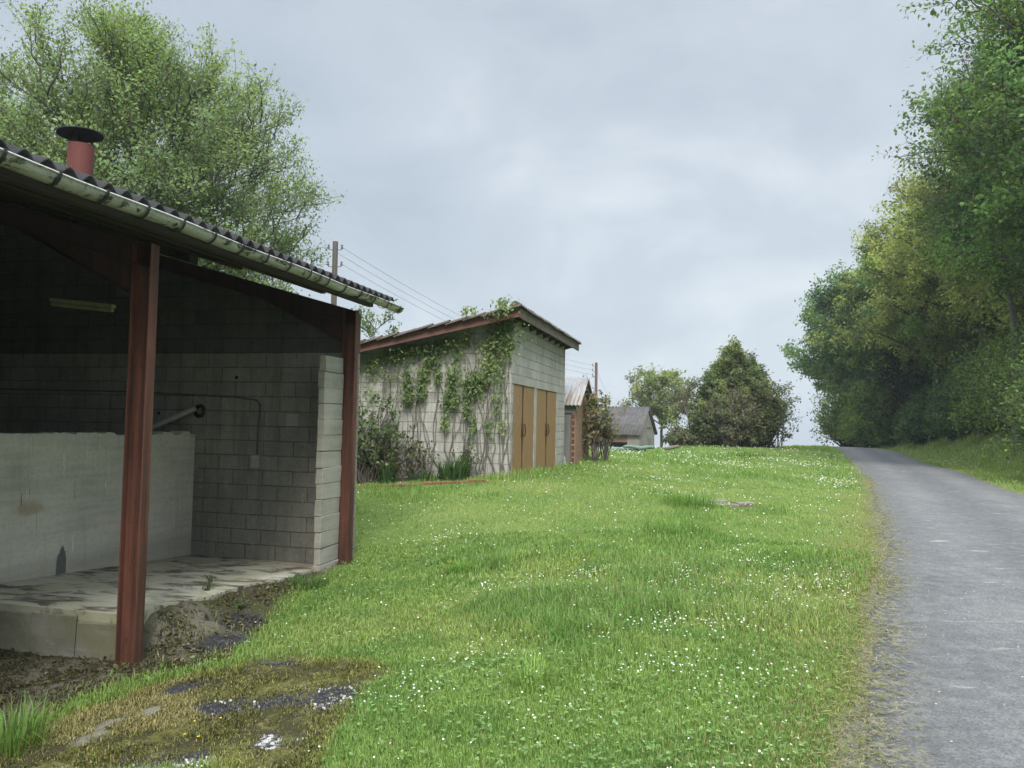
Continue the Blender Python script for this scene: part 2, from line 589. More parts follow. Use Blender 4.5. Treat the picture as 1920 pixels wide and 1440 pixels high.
def mat_concrete(name, c, dark, light, moss=None, leaf=0.0, streak=0.35):
    m, t = new_mat(name)
    oc = obj_co(t)
    a = t.noise(oc, 1.6, 6, 0.6, 0.3)
    b = t.noise(oc, 16, 5, 0.65)
    f = t.noise(oc, 90, 3, 0.7)
    s = t.noise(t.scale(oc, (3.0, 3.0, 0.5)), 1.4, 5, 0.6)
    lay = t.noise(t.scale(oc, (0.5, 0.5, 9)), 1.2, 4, 0.6)
    col = t.mix(t.ramp(a, (0.35, 0.0), (0.7, 1.0)), c, dark)
    col = t.mix(t.math('MULTIPLY', t.ramp(lay, (0.42, 1.0), (0.6, 0.0)), 0.30), col, light)
    col = t.mix(t.math('MULTIPLY', t.ramp(b, (0.55, 0.0), (0.75, 0.8)), 0.6), col, light)
    col = t.mix(t.math('MULTIPLY', t.ramp(s, (0.5, 0.0), (0.7, 1.0)), streak), col, dark)
    col = t.mix(t.math('MULTIPLY', t.ramp(f, (0.3, 1.0), (0.5, 0.0)), 0.4), col, dark)
    if moss:
        mm = t.ramp(t.noise(oc, 1.9, 5, 0.65, 0.4), (0.42, 0.0), (0.62, 1.0))
        col = t.mix(t.math('MULTIPLY', mm, 0.75), col, moss)
    if leaf:
        lf = t.ramp(t.noise(t.scale(oc, (1.3, 2.4, 1)), 1.7, 7, 0.68, 0.6), (0.50, 0.0), (0.60, 1.0))
        col = t.mix(t.math('MULTIPLY', lf, leaf), col, (0.075, 0.066, 0.050))
    h = t.math('ADD', t.math('MULTIPLY', b, 0.5), t.math('MULTIPLY', f, 0.3))
    return finish(m, t, col, 0.9, h, 0.35, 0.012)


def mat_steel(name, c, c2, dark, rust=(0.12, 0.05, 0.02)):
    m, t = new_mat(name)
    oc = obj_co(t)
    st = t.noise(t.scale(oc, (14, 14, 0.6)), 1.0, 5, 0.6)
    bl = t.noise(oc, 5, 5, 0.6)
    fi = t.noise(oc, 60, 3, 0.6)
    col = t.mix(t.ramp(bl, (0.35, 0.0), (0.65, 1.0)), c, c2)
    col = t.mix(t.math('MULTIPLY', t.ramp(st, (0.42, 0.0), (0.60, 1.0)), 0.8), col, dark)
    col = t.mix(t.math('MULTIPLY', t.ramp(fi, (0.58, 0.0), (0.7, 1.0)), 0.5), col, rust)
    ch = t.noise(t.scale(oc, (1, 1, 0.6)), 13, 6, 0.72, 0.4)
    col = t.mix(t.ramp(ch, (0.60, 0.0), (0.64, 0.85)), col, (0.055, 0.026, 0.017))
    col = t.mix(t.ramp(ch, (0.32, 0.55), (0.37, 0.0)), col, tuple(x * 1.5 for x in c))
    return finish(m, t, col, 0.6, t.math('ADD', fi, bl), 0.12, 0.004, 0.0, 0.4)


def mat_plain(name, c, c2=None, scale=6, rough=0.8, metal=0.0, bstr=0.15, stretch=(1, 1, 1), spec=0.35):
    m, t = new_mat(name)
    oc = t.scale(obj_co(t), stretch)
    a = t.noise(oc, scale, 6, 0.65)
    f = t.noise(oc, scale * 9, 3, 0.6)
    c2 = c2 or tuple(x * 0.55 for x in c)
    col = t.mix(t.ramp(a, (0.32, 0.0), (0.7, 1.0)), c, c2)
    col = t.mix(t.math('MULTIPLY', t.ramp(f, (0.5, 0.0), (0.7, 1.0)), 0.4), col, tuple(x * 0.6 for x in c2))
    return finish(m, t, col, rough, t.math('ADD', a, t.math('MULTIPLY', f, 0.4)), bstr, 0.01, metal, spec)


def mat_low_wall():
    m, t = new_mat('weathered cast wall')
    oc = obj_co(t)
    sp = t.n('ShaderNodeSeparateXYZ', None, Vector=oc)
    a = t.noise(t.scale(oc, (1, 1.5, 2.2)), 1.3, 6, 0.62, 0.4)
    b = t.noise(t.scale(oc, (1, 0.6, 7)), 2.2, 5, 0.62, 0.2)
    f = t.noise(oc, 24, 6, 0.7)
    g = t.noise(oc, 80, 3, 0.7)
    vs = t.noise(t.scale(oc, (9, 9, 0.7)), 1.5, 5, 0.62, 0.3)
    col = t.mix(t.ramp(a, (0.35, 0.0), (0.66, 1.0)), (0.54, 0.515, 0.44), (0.40, 0.385, 0.33))
    col = t.mix(t.math('MULTIPLY', t.ramp(b, (0.42, 1.0), (0.60, 0.0)), 0.45), col, (0.58, 0.57, 0.52))
    col = t.mix(t.math('MULTIPLY', t.ramp(f, (0.50, 0.0), (0.72, 1.0)), 0.5), col, (0.29, 0.285, 0.25))
    col = t.mix(t.math('MULTIPLY', t.ramp(vs, (0.55, 0.0), (0.75, 1.0)), 0.35), col, (0.26, 0.255, 0.215))
    col = t.mix(t.math('MULTIPLY', t.ramp(t.noise(t.scale(oc, (22, 22, 1.6)), 1.0, 4, 0.6), (0.67, 0.0), (0.70, 1.0)), 0.8), col, (0.72, 0.72, 0.69))
    col = t.mix(t.math('MULTIPLY', t.ramp(t.noise(t.scale(oc, (30, 30, 1.2)), 0.9, 4, 0.6, 0.5), (0.30, 1.0), (0.32, 0.0)), 0.8), col, (0.13, 0.125, 0.105))
    ey = t.math('DIVIDE', t.math('ADD', sp.outputs[1], 2.60), 0.22)
    ez = t.math('DIVIDE', t.math('SUBTRACT', sp.outputs[2], 0.585), 0.085)
    rr = t.math('ADD', t.math('ADD', t.math('MULTIPLY', ey, ey), t.math('MULTIPLY', ez, ez)), t.math('MULTIPLY', t.math('SUBTRACT', f, 0.5), 2.4))
    col = t.mix(t.math('MULTIPLY', t.ramp(rr, (0.25, 1.0), (1.2, 0.0)), 0.55), col, (0.32, 0.20, 0.10))
    base_ = t.ramp(t.math('ADD', sp.outputs[2], t.math('MULTIPLY', a, 0.25)), (0.05, 0.55), (0.20, 0.0))
    col = t.mix(base_, col, (0.30, 0.285, 0.225))
    return finish(m, t, col, 0.93, t.math('ADD', t.math('MULTIPLY', f, 0.6), t.math('MULTIPLY', g, 0.35)), 0.5, 0.014, 0.0, 0.15)


def mat_gutter():
    m, t = new_mat('weathered zinc')
    oc = obj_co(t)
    sp = t.n('ShaderNodeSeparateXYZ', None, Vector=oc)
    a = t.noise(t.scale(oc, (6, 2.4, 6)), 1.6, 6, 0.66, 0.8)
    drip = t.noise(t.scale(oc, (1.0, 13, 1.0)), 1.0, 5, 0.65, 0.5)
    low = t.ramp(sp.outputs[2], (0.0, 1.0), (1.0, 0.0))
    f = t.noise(oc, 45, 3, 0.6)
    col = t.mix(t.ramp(a, (0.35, 0.0), (0.7, 1.0)), (0.52, 0.51, 0.49), (0.36, 0.355, 0.34))
    msk = t.math('MULTIPLY', t.ramp(a, (0.53, 0.0), (0.57, 1.0)), t.ramp(drip, (0.42, 0.0), (0.52, 1.0)))
    col = t.mix(t.math('MULTIPLY', msk, 0.92), col, (0.028, 0.034, 0.026))
    col = t.mix(t.math('MULTIPLY', t.ramp(f, (0.5, 0.0), (0.7, 1.0)), 0.3), col, (0.12, 0.13, 0.11))
    return finish(m, t, col, 0.55, f, 0.06, 0.004, 0.25, 0.4)


def mat_rusty_sheet():
    m, t = new_mat('rusty corrugated iron')
    oc = obj_co(t)
    a = t.noise(t.scale(oc, (5.0, 1.0, 1.0)), 1.1, 6, 0.7, 0.3)
    b = t.noise(oc, 14, 4, 0.7)
    col = t.mix(t.math('MULTIPLY', t.ramp(a, (0.50, 0.0), (0.64, 1.0)), 0.8), (0.29, 0.29, 0.285), (0.20, 0.09, 0.05))
    col = t.mix(t.ramp(b, (0.5, 0.0), (0.75, 0.6)), col, (0.37, 0.34, 0.32))
    return finish(m, t, col, 0.6, b, 0.1, 0.005, 0.2)


def mat_tint(name, transl=0.3, rough=0.6, spec=0.25):
    """Foliage: colour comes from each leaf's own tint."""
    m, t = new_mat(name)
    c = t.n('ShaderNodeAttribute', {'attribute_name': 'tint'}).outputs['Color']
    p = t.n('ShaderNodeBsdfPrincipled', None, Base_Color=c, Roughness=rough)
    p.inputs['Specular IOR Level'].default_value = spec
    tr = t.n('ShaderNodeBsdfTranslucent', None, Color=t.mix(1.0, c, (1.25, 1.2, 0.7), 'MULTIPLY'))
    s = t.n('ShaderNodeMixShader', None, i0=transl, i1=p.outputs[0], i2=tr.outputs[0])
    t.n('ShaderNodeOutputMaterial', None, Surface=s)
    return m


def mat_ground():
    m, t = new_mat('ground')
    oc = obj_co(t)
    a1 = t.n('ShaderNodeAttribute', {'attribute_name': 'cover_a'})
    a2 = t.n('ShaderNodeAttribute', {'attribute_name': 'cover_b'})
    A = t.n('ShaderNodeSeparateColor', None, Color=a1.outputs['Color'])
    B = t.n('ShaderNodeSeparateColor', None, Color=a2.outputs['Color'])
    n1 = t.noise(oc, 0.55, 6, 0.62)
    n2 = t.noise(oc, 5, 6, 0.65)
    n3 = t.noise(oc, 36, 5, 0.7)
    n4 = t.noise(oc, 140, 3, 0.7)
    green = t.mix(t.ramp(n1, (0.35, 0.0), (0.65, 1.0)), (0.110, 0.165, 0.042), (0.150, 0.195, 0.058))
    green = t.mix(t.math('MULTIPLY', t.ramp(n3, (0.4, 0.0), (0.7, 1.0)), 0.5), green, (0.045, 0.060, 0.016))
    soil = t.mix(t.ramp(n3, (0.35, 0.0), (0.65, 1.0)), (0.036, 0.031, 0.023), (0.095, 0.083, 0.060))
    soil = t.mix(t.math('MULTIPLY', t.ramp(n2, (0.42, 0.0), (0.58, 1.0)), 0.8), soil, (0.052, 0.056, 0.020))
    soil = t.mix(t.math('MULTIPLY', t.ramp(n1, (0.52, 0.0), (0.60, 1.0)), 0.7), soil, (0.15, 0.14, 0.108))
    soil = t.mix(t.ramp(t.noise(oc, 11, 5, 0.7, 0.4), (0.56, 0.0), (0.62, 0.8)), soil, (0.022, 0.019, 0.015))
    soil = t.mix(t.ramp(n4, (0.60, 0.0), (0.68, 0.7)), soil, (0.22, 0.18, 0.12))
    moss = t.mix(t.ramp(n2, (0.40, 0.0), (0.60, 1.0)), (0.088, 0.098, 0.022), (0.185, 0.172, 0.070))
    moss = t.mix(t.ramp(t.noise(oc, 2.3, 6, 0.7, 0.5), (0.47, 0.0), (0.54, 0.9)), moss, (0.036, 0.033, 0.022))
    moss = t.mix(t.ramp(n3, (0.40, 0.8), (0.58, 0.0)), moss, (0.042, 0.040, 0.016))
    moss = t.mix(t.ramp(n4, (0.58, 0.0), (0.70, 0.8)), moss, (0.30, 0.25, 0.10))
    tar = t.mix(t.ramp(n4, (0.40, 0.0), (0.72, 1.0)), (0.022, 0.022, 0.024), (0.070, 0.070, 0.073))
    flake = t.noise(t.scale(oc, (1.0, 1.7, 1.0)), 17, 7, 0.74, 0.4)
    wsum = t.math('ADD', flake, t.math('MULTIPLY', t.math('SUBTRACT', B.outputs[0], 0.5), 0.34))
    wmask = t.math('MULTIPLY', t.ramp(wsum, (0.575, 0.0), (0.615, 1.0)), t.math('GREATER_THAN', B.outputs[0], 0.03))
    tar = t.mix(wmask, tar, (0.46, 0.46, 0.43))
    conc = t.mix(n3, (0.11, 0.105, 0.085), (0.25, 0.238, 0.20))
    grav = t.mix(t.ramp(n4, (0.38, 0.0), (0.62, 1.0)), (0.045, 0.048, 0.055), (0.19, 0.19, 0.18))
    grav = t.mix(t.ramp(n3, (0.46, 0.0), (0.60, 0.85)), grav, (0.23, 0.20, 0.10))
    dry = t.mix(t.ramp(n3, (0.38, 0.0), (0.62, 1.0)), (0.10, 0.105, 0.035), (0.21, 0.17, 0.075))
    col = t.mix(t.math('MULTIPLY', B.outputs[2], 0.8), green, dry)
    col = t.mix(A.outputs[0], col, soil)
    col = t.mix(A.outputs[1], col, moss)
    col = t.mix(A.outputs[2], col, tar)
    col = t.mix(a1.outputs['Alpha'], col, conc)
    col = t.mix(B.outputs[1], col, grav)
    h = t.math('ADD', t.math('MULTIPLY', n3, 0.6), t.math('MULTIPLY', n4, 0.3))
    return finish(m, t, col, 0.98, h, 0.7, 0.03, 0.0, 0.08)


def mat_road():
    m, t = new_mat('worn chip road')
    oc = obj_co(t)
    at_ = t.n('ShaderNodeAttribute', {'attribute_name': 'lane'})
    L = t.n('ShaderNodeSeparateColor', None, Color=at_.outputs['Color'])
    n1 = t.noise(oc, 0.7, 5, 0.6)
    n2 = t.noise(oc, 6, 5, 0.65)
    v = t.n('ShaderNodeTexVoronoi', None, Vector=oc, Scale=75.0)
    v2 = t.n('ShaderNodeTexVoronoi', None, Vector=oc, Scale=30.0)
    n4 = t.noise(oc, 160, 3, 0.7)
    n5 = t.noise(oc, 55, 4, 0.75)
    base = t.mix(L.outputs[0], (0.084, 0.086, 0.089), (0.132, 0.133, 0.131))
    base = t.mix(t.ramp(n1, (0.36, 0.5), (0.62, 0.0)), base, (0.070, 0.072, 0.077))
    base = t.mix(t.ramp(n2, (0.4, 0.0), (0.75, 0.4)), base, (0.23, 0.23, 0.225))
    chip = t.ramp(t.n('ShaderNodeSeparateColor', None, Color=v.outputs['Color']).outputs[0], (0.1, 0.78), (0.9, 1.22))
    col = t.mix(1.0, base, chip, 'MULTIPLY')
    col = t.mix(t.ramp(n5, (0.34, 0.45), (0.46, 0.0)), col, (0.055, 0.057, 0.061))
    col = t.mix(t.ramp(n4, (0.30, 0.4), (0.43, 0.0)), col, (0.060, 0.062, 0.066))
    rc = t.n('ShaderNodeSeparateColor', None, Color=v2.outputs['Color']).outputs[1]
    col = t.mix(t.math('MULTIPLY', t.math('GREATER_THAN', rc, 0.975), t.math('LESS_THAN', v2.outputs['Distance'], 0.20)), col, (0.55, 0.55, 0.53))
    scuff = t.noise(t.scale(oc, (3.2, 9.0, 1)), 0.55, 4, 0.55)
    col = t.mix(t.ramp(scuff, (0.64, 0.0), (0.71, 0.6)), col, (0.36, 0.33, 0.28))
    # loose grit and dry clippings at the edges
    grit = t.math('MULTIPLY', L.outputs[1], t.ramp(t.noise(oc, 17, 5, 0.72), (0.46, 0.0), (0.56, 1.0)))
    col = t.mix(t.math('MULTIPLY', grit, 0.8), col, (0.22, 0.20, 0.115))
    dk = t.math('MULTIPLY', L.outputs[1], t.ramp(t.noise(oc, 11, 5, 0.7), (0.44, 0.9), (0.56, 0.0)))
    col = t.mix(dk, col, (0.055, 0.06, 0.07))
    h = t.math('ADD', v.outputs['Distance'], t.math('MULTIPLY', n4, 0.5))
    return finish(m, t, col, 0.9, h, 0.5, 0.01)


M = dict(
    ground=mat_ground(), road=mat_road(),
    shed_block=mat_block('grey shed block', (0.195, 0.19, 0.165), (0.255, 0.247, 0.215), (0.055, 0.053, 0.046), (0.13, 0.13), 0.45, (0.10, 0.098, 0.08), 0.007, bstr=0.9, lichen=0.25),
    dark_block=mat_block('dark block', (0.075, 0.074, 0.066), (0.105, 0.103, 0.092), (0.034, 0.034, 0.031), (0.13, 0.13), 0.4, (0.035, 0.035, 0.032), 0.007, bstr=0.8),
    pier_block=mat_concrete('pale pier block', (0.31, 0.30, 0.25), (0.19, 0.185, 0.15), (0.40, 0.39, 0.335)),
    garage_block=mat_block('pale garage block', (0.285, 0.278, 0.252), (0.375, 0.366, 0.338), (0.14, 0.137, 0.122), (0.0, 0.05), 0.55, (0.165, 0.162, 0.14), 0.009, bstr=0.9, lichen=0.35),
    low_wall=mat_low_wall(),
    slab=mat_concrete('mossy slab', (0.43, 0.41, 0.325), (0.30, 0.285, 0.215), (0.50, 0.48, 0.39), (0.30, 0.29, 0.18), 0.95, 0.1),
    step=mat_concrete('damp step', (0.27, 0.26, 0.215), (0.10, 0.098, 0.08), (0.38, 0.37, 0.32), (0.15, 0.15, 0.085)),
    render=mat_concrete('cement render', (0.34, 0.33, 0.29), (0.22, 0.215, 0.19), (0.42, 0.41, 0.37)),
    oxide=mat_steel('red oxide steel', (0.132, 0.049, 0.033), (0.102, 0.041, 0.028), (0.030, 0.016, 0.012)),
    oxide_dark=mat_steel('dark red oxide beam', (0.062, 0.027, 0.021), (0.045, 0.022, 0.018), (0.025, 0.015, 0.013)),  # same red steel as the posts in a darker tone
    fibre=mat_plain('dark fibre cement', (0.052, 0.052, 0.056), (0.026, 0.026, 0.028), 3, 0.9),
    gutter=mat_gutter(),
    bracket=mat_plain('gutter strap', (0.045, 0.048, 0.045), None, 20, 0.7),
    purlin=mat_plain('old timber', (0.075, 0.062, 0.048), (0.045, 0.038, 0.03), 3, 0.9, stretch=(6, 0.6, 6)),
    tile=mat_plain('weathered clay tile', (0.115, 0.085, 0.068), (0.062, 0.055, 0.046), 7, 0.9),
    verge=mat_plain('faded red board', (0.165, 0.080, 0.060), (0.105, 0.055, 0.044), 5, 0.8, stretch=(0.7, 6, 6)),
    fascia=mat_plain('lichened board', (0.15, 0.13, 0.10), (0.065, 0.055, 0.043), 3.5, 0.9, stretch=(4, 1.0, 4)),
    soffit=mat_plain('dark soffit', (0.085, 0.07, 0.052), None, 4, 0.9),
    door=mat_plain('ochre painted sheet', (0.275, 0.170, 0.080), (0.235, 0.142, 0.066), 2.2, 0.6, bstr=0.05, stretch=(1, 2, 0.6)),
    dark=mat_plain('painted gap shade', (0.02, 0.014, 0.01), None, 5, 0.9),  # near-black colour standing in for unlit openings
    rust=mat_plain('rusted iron', (0.055, 0.025, 0.016), (0.032, 0.016, 0.011), 20, 0.8),
    iron=mat_rusty_sheet(),
    grey_wood=mat_plain('silvered wood', (0.20, 0.195, 0.185), (0.10, 0.097, 0.09), 3, 0.9, stretch=(12, 12, 0.8)),
    brick=mat_block('orange clay brick', (0.205, 0.118, 0.075), (0.255, 0.155, 0.105), (0.21, 0.18, 0.14), (0, 0), 0.5, (0.14, 0.115, 0.09), 0.008, bw=0.33, bh=0.2, bstr=0.6),
    clay=mat_plain('terracotta', (0.27, 0.105, 0.052), (0.09, 0.065, 0.04), 12, 0.9),
    hollow=mat_plain('brick hollow shade', (0.10, 0.05, 0.032), None, 9, 0.9),
    chimney=mat_plain('painted clay flue', (0.140, 0.040, 0.034), (0.105, 0.033, 0.027), 4, 0.75),
    black=mat_plain('black sheet', (0.025, 0.025, 0.027), None, 8, 0.7),  # near-black; also paints the dark inside wall holes
    cream=mat_plain('yellowed plastic', (0.34, 0.31, 0.17), (0.22, 0.20, 0.11), 8, 0.5),
    box_grey=mat_plain('pale plastic', (0.38, 0.38, 0.34), (0.30, 0.30, 0.27), 9, 0.5),
    pole=mat_plain('weathered pole', (0.135, 0.122, 0.102), (0.08, 0.072, 0.062), 3, 0.9, stretch=(10, 10, 0.5)),
    pole_red=mat_plain('reddish pole', (0.16, 0.095, 0.08), (0.10, 0.06, 0.055), 3, 0.9, stretch=(10, 10, 0.5)),
    wire=mat_plain('cable', (0.10, 0.105, 0.11), None, 3, 0.6),
    ceramic=mat_plain('glazed insulator', (0.16, 0.19, 0.19), None, 9, 0.3),
    bark=mat_plain('bark', (0.115, 0.10, 0.082), (0.055, 0.05, 0.04), 7, 0.95, stretch=(3, 3, 0.8), bstr=0.5),
    bark_pale=mat_plain('grey twig', (0.17, 0.155, 0.13), (0.10, 0.09, 0.075), 7, 0.95),
    leaf=mat_tint('leaf', 0.48), grass=mat_tint('grass', 0.42), petal=mat_tint('petal', 0.2), chip=mat_tint('chip', 0.0, 0.95, 0.1),
    barn_roof=mat_plain('grey corrugated roof', (0.105, 0.100, 0.096), (0.052, 0.050, 0.048), 2.2, 0.9),
    barn_wall=mat_concrete('pale barn render', (0.24, 0.228, 0.20), (0.13, 0.123, 0.105), (0.31, 0.30, 0.265)),
    barn_plank=mat_plain('reddish planks', (0.20, 0.115, 0.095), (0.13, 0.075, 0.062), 2, 0.9, stretch=(8, 8, 0.5)),
    tarp=mat_plain('green tarpaulin', (0.075, 0.125, 0.10), (0.20, 0.26, 0.225), 5, 0.5, stretch=(1, 5, 5)),
    stain=mat_plain('grey soot mark', (0.10, 0.105, 0.105), (0.15, 0.15, 0.145), 18, 0.95),
    plaster=mat_plain('plaster patch', (0.36, 0.36, 0.34), (0.27, 0.27, 0.25), 9, 0.9),
    stone=mat_plain('stone', (0.22, 0.21, 0.18), (0.12, 0.115, 0.095), 8, 0.95, bstr=0.5),
)

# ------------------------------------------------------------------ damp air
hz_me = bpy.data.meshes.new('haze')
hb = bmesh.new()
bmesh.ops.create_cube(hb, size=1.0)
hb.to_mesh(hz_me)
hb.free()
hz_mat = bpy.data.materials.new('haze')
hz_mat.use_nodes = True
hz_mat.node_tree.nodes.clear()
hz_t = NT(hz_mat.node_tree)
hz_v = hz_t.n('ShaderNodeVolumePrincipled', None, Color=(0.86, 0.92, 1.0), Density=0.00055, Anisotropy=0.2)
hz_o = hz_t.t.nodes.new('ShaderNodeOutputMaterial')
hz_t.t.links.new(hz_v.outputs[0], hz_o.inputs['Volume'])
hz_ob = link('haze', hz_me, hz_mat)
hz_ob.scale = (1000, 1000, 75)
hz_ob.location = (0, 0, -8)
tag(hz_ob, kind='stuff', label='thin damp air between the camera and the far trees', cat='haze')

# ------------------------------------------------------------------ terrain sheet
def axis_steps(lo, hi, a, b, fine, grow):
    c = list(np.arange(a, b + 1e-6, fine))
    s, x = fine, b
    while x < hi:
        s *= grow
        x += s
        c.append(x)
    s, x, pre = fine, a, []
    while x > lo:
        s *= grow
        x -= s
        pre.append(x)
    return np.array(pre[::-1] + c)


gx = axis_steps(-450, 450, -5.5, 2.0, 0.03, 1.035)
gy = axis_steps(-120, 430, 2.6, 8.6, 0.03, 1.024)
GX, GY = np.meshgrid(gx, gy)
X, Y = GX.ravel(), GY.ravel()
Z = ground_z(X, Y)
e = X - road_l(Y)
e2 = road_r(Y) - X
Z -= 0.07 * sstep(0.12, 0.5, e) * sstep(0.12, 0.5, e2)
cv_ = cover(X, Y)
nx, ny = len(gx), len(gy)
idx = np.arange(nx * ny).reshape(ny, nx)
Fq = np.stack([idx[:-1, :-1], idx[:-1, 1:], idx[1:, 1:], idx[1:, :-1]], -1).reshape(-1, 4)
rough_ = np.maximum(cv_['soil'], cv_['moss']) * (1 - cv_['road'])
Z += rough_ * ((fbm(X, Y, 5.0, 3) - 0.5) * 0.055 + (fbm(X + 4, Y, 14.0, 2) - 0.5) * 0.022)
Z += (fbm(X + 8, Y + 3, 9.0, 2) - 0.5) * 0.02 * cv_['tar'] - 0.012 * cv_['tar']
CA = np.stack([cv_['soil'], cv_['moss'], cv_['tar'], cv_['conc']], 1)
CB = np.stack([cv_['white'], cv_['gravel'] * sstep(60, 25, Y), cv_['dry'], np.ones_like(X)], 1)
tag(link('ground', mesh_np('ground', np.c_[X, Y, Z], [Fq], smooth=True, attrs={'cover_a': CA, 'cover_b': CB}), M['ground']), kind='structure')

# road
ys = np.concatenate([np.arange(-14, 2, 0.5), np.arange(2, 14, 0.06), np.arange(14, 30, 0.2), np.arange(30, 160, 0.8)])
us = np.r_[0, 0.012, 0.03, 0.06, np.linspace(0.1, 0.9, 17), 0.94, 0.97, 0.988, 1]
YY, UU = np.meshgrid(ys, us, indexing='ij')
jl = (fbm(YY, YY * 0 + 3, 1.1, 4) - 0.5) * 0.34 * (1 - UU) ** 3
jr = (fbm(YY, YY * 0 + 8, 1.1, 4) - 0.5) * 0.30 * UU ** 3
XL, XR = road_l(YY), road_r(YY)
XX = XL + (XR - XL) * UU + jl + jr
ZZ = base_z(XX, YY) + 0.02 + 0.035 * (1 - (2 * UU - 1) ** 2) - 0.03 * (np.abs(UU - 0.5) > 0.495)
lane = np.exp(-((UU - 0.27) / 0.13) ** 2) + np.exp(-((UU - 0.74) / 0.13) ** 2)
edge = np.exp(-(UU * RW / 0.30) ** 2) + np.exp(-((1 - UU) * RW / 0.25) ** 2)
LC = np.stack([np.clip(lane, 0, 1).ravel(), np.clip(edge, 0, 1).ravel(), np.zeros(XX.size)], 1)
ri = np.arange(XX.size).reshape(XX.shape)
RF = np.stack([ri[:-1, :-1], ri[:-1, 1:], ri[1:, 1:], ri[1:, :-1]], -1).reshape(-1, 4)
tag(link('road', mesh_np('road', np.c_[XX.ravel(), YY.ravel(), ZZ.ravel()], [RF], smooth=True, attrs={'lane': LC}), M['road']), kind='structure')


# ------------------------------------------------------------------ open-fronted shed
def corrugated(name, mat, parent, run, a0, a1, prof, pitch, amp, thick=0.008, per=8):
    """Wavy sheet: prof = [(x,z),(x,z)] slope line; waves run along 'run' axis between a0 and a1."""
    n = int(round((a1 - a0) / pitch * per)) + 1
    s = np.linspace(a0, a1, n)
    wv = amp * np.cos((s - a0) / pitch * 2 * np.pi)
    rows = []
    for (p, z) in prof:
        if run == 'y':
            rows.append(np.c_[np.full(n, p), s, z + wv])
        else:
            rows.append(np.c_[s, np.full(n, p), z + wv])
    V = np.concatenate(rows)
    k = len(prof)
    i = np.arange(k * n).reshape(k, n)
    Fc = np.stack([i[:-1, :-1], i[:-1, 1:], i[1:, 1:], i[1:, :-1]], -1).reshape(-1, 4)
    o = link(name, mesh_np(name, V, [Fc], smooth=True), mat, parent)
    md = o.modifiers.new('thick', 'SOLIDIFY')
    md.thickness = thick
    md.offset = 0
    return o


SL = 0.28
shed = thing('open_shed', 'open-fronted farm shed with red steel posts, zinc gutter and corrugated roof', 'shed', (P2W[0], P2W[1], 0), -TILT)


def shed_roof_z(x):
    return 3.235 - SL * (x - 0.36)


b = MB()   # end wall, top follows the rafter
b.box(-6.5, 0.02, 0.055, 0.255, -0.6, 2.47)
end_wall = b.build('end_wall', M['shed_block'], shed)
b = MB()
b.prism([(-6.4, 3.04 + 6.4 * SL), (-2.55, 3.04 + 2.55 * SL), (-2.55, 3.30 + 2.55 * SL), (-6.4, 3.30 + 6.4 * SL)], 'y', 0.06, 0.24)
b.build('eave_infill', M['dark_block'], shed)
b = MB()   # upper courses in a darker block
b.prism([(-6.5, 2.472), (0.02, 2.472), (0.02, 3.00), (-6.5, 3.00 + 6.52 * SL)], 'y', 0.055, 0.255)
tag(b.build('upper_wall', M['dark_block'], shed), 'dark upper courses of the end wall')
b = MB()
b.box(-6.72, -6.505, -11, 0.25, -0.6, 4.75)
b.build('back_wall', M['dark_block'], shed)  # back wall in the same darker block as the upper courses
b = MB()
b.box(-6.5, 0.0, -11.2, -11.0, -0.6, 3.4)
b.build('unseen_side_wall', M['shed_block'], shed)  # unseen near end wall, added to keep the interior dark
# slab with a step at its near edge; falls slightly to the far end
b = MB()
sl_n, sl_f = -0.075, -0.325
xe = [(-6.5, -3.74), (-0.10, -3.74)] + [(-0.12 - 0.10 * math.sin(i * 1.7) * (i / 10) - 0.02 * (i % 3), -3.74 + i * 0.379) for i in range(1, 11)] + [(-6.5, 0.05)]
top = [(x, y, sl_n + (sl_f - sl_n) * (y + 3.74) / 3.79) for x, y in xe]
bot = [(x, y, -0.75) for x, y in xe]
m_ = len(xe)
b.add(top + bot, [tuple(range(m_)), tuple(range(2 * m_ - 1, m_ - 1, -1))] + [(i, i + m_, (i + 1) % m_ + m_, (i + 1) % m_) for i in range(m_)])
slab = b.build('concrete_slab', M['slab'], shed)
b = MB()
for k in range(14):
    x0 = -6.5 + k * 0.455
    b.box(x0, x0 + 0.452, -3.775 - 0.006 * (k % 3), -3.742, -0.70, -0.118 - 0.012 * ((k * 7) % 4), 0.006)
b.build('step_face', M['step'], slab)
b = MB()
b.box(-6.5, -0.35, -11, -3.78, -0.9, -0.50)
b.build('lower_floor', M['step'], shed)

# low cast wall in front of the dark bay, with a broken top
b = MB()
ny_ = 150
ysq = np.linspace(-6.2, 0.05, ny_)
hz = 1.375 + 0.004 * rng.normal(size=ny_) - 0.035 * (fbm(ysq, ysq * 0, 3.0, 3) > 0.60) - 0.012 * (fbm(ysq, ysq * 0 + 9, 5.0, 2) > 0.55)
prof = [(y, z) for y, z in zip(ysq, hz)]
b.prism([(ysq[0], -0.6)] + prof + [(ysq[-1], -0.6)], 'x', -2.54, -2.34)
low_wall = b.build('low_wall', M['low_wall'], shed)
b = MB()
pts = [(-2.225, -0.16), (-2.22, 0.0), (-2.20, 0.07), (-2.19, 0.06), (-2.18, 0.12), (-2.17, 0.10), (-2.16, 0.16), (-2.145, 0.12), (-2.135, 0.15), (-2.12, 0.08), (-2.11, 0.09), (-2.095, 0.0), (-2.09, -0.16)]
b.prism([(y, z - 0.02) for y, z in pts], 'x', -2.341, -2.337)
b.build('dark_stain', M['stain'], low_wall)

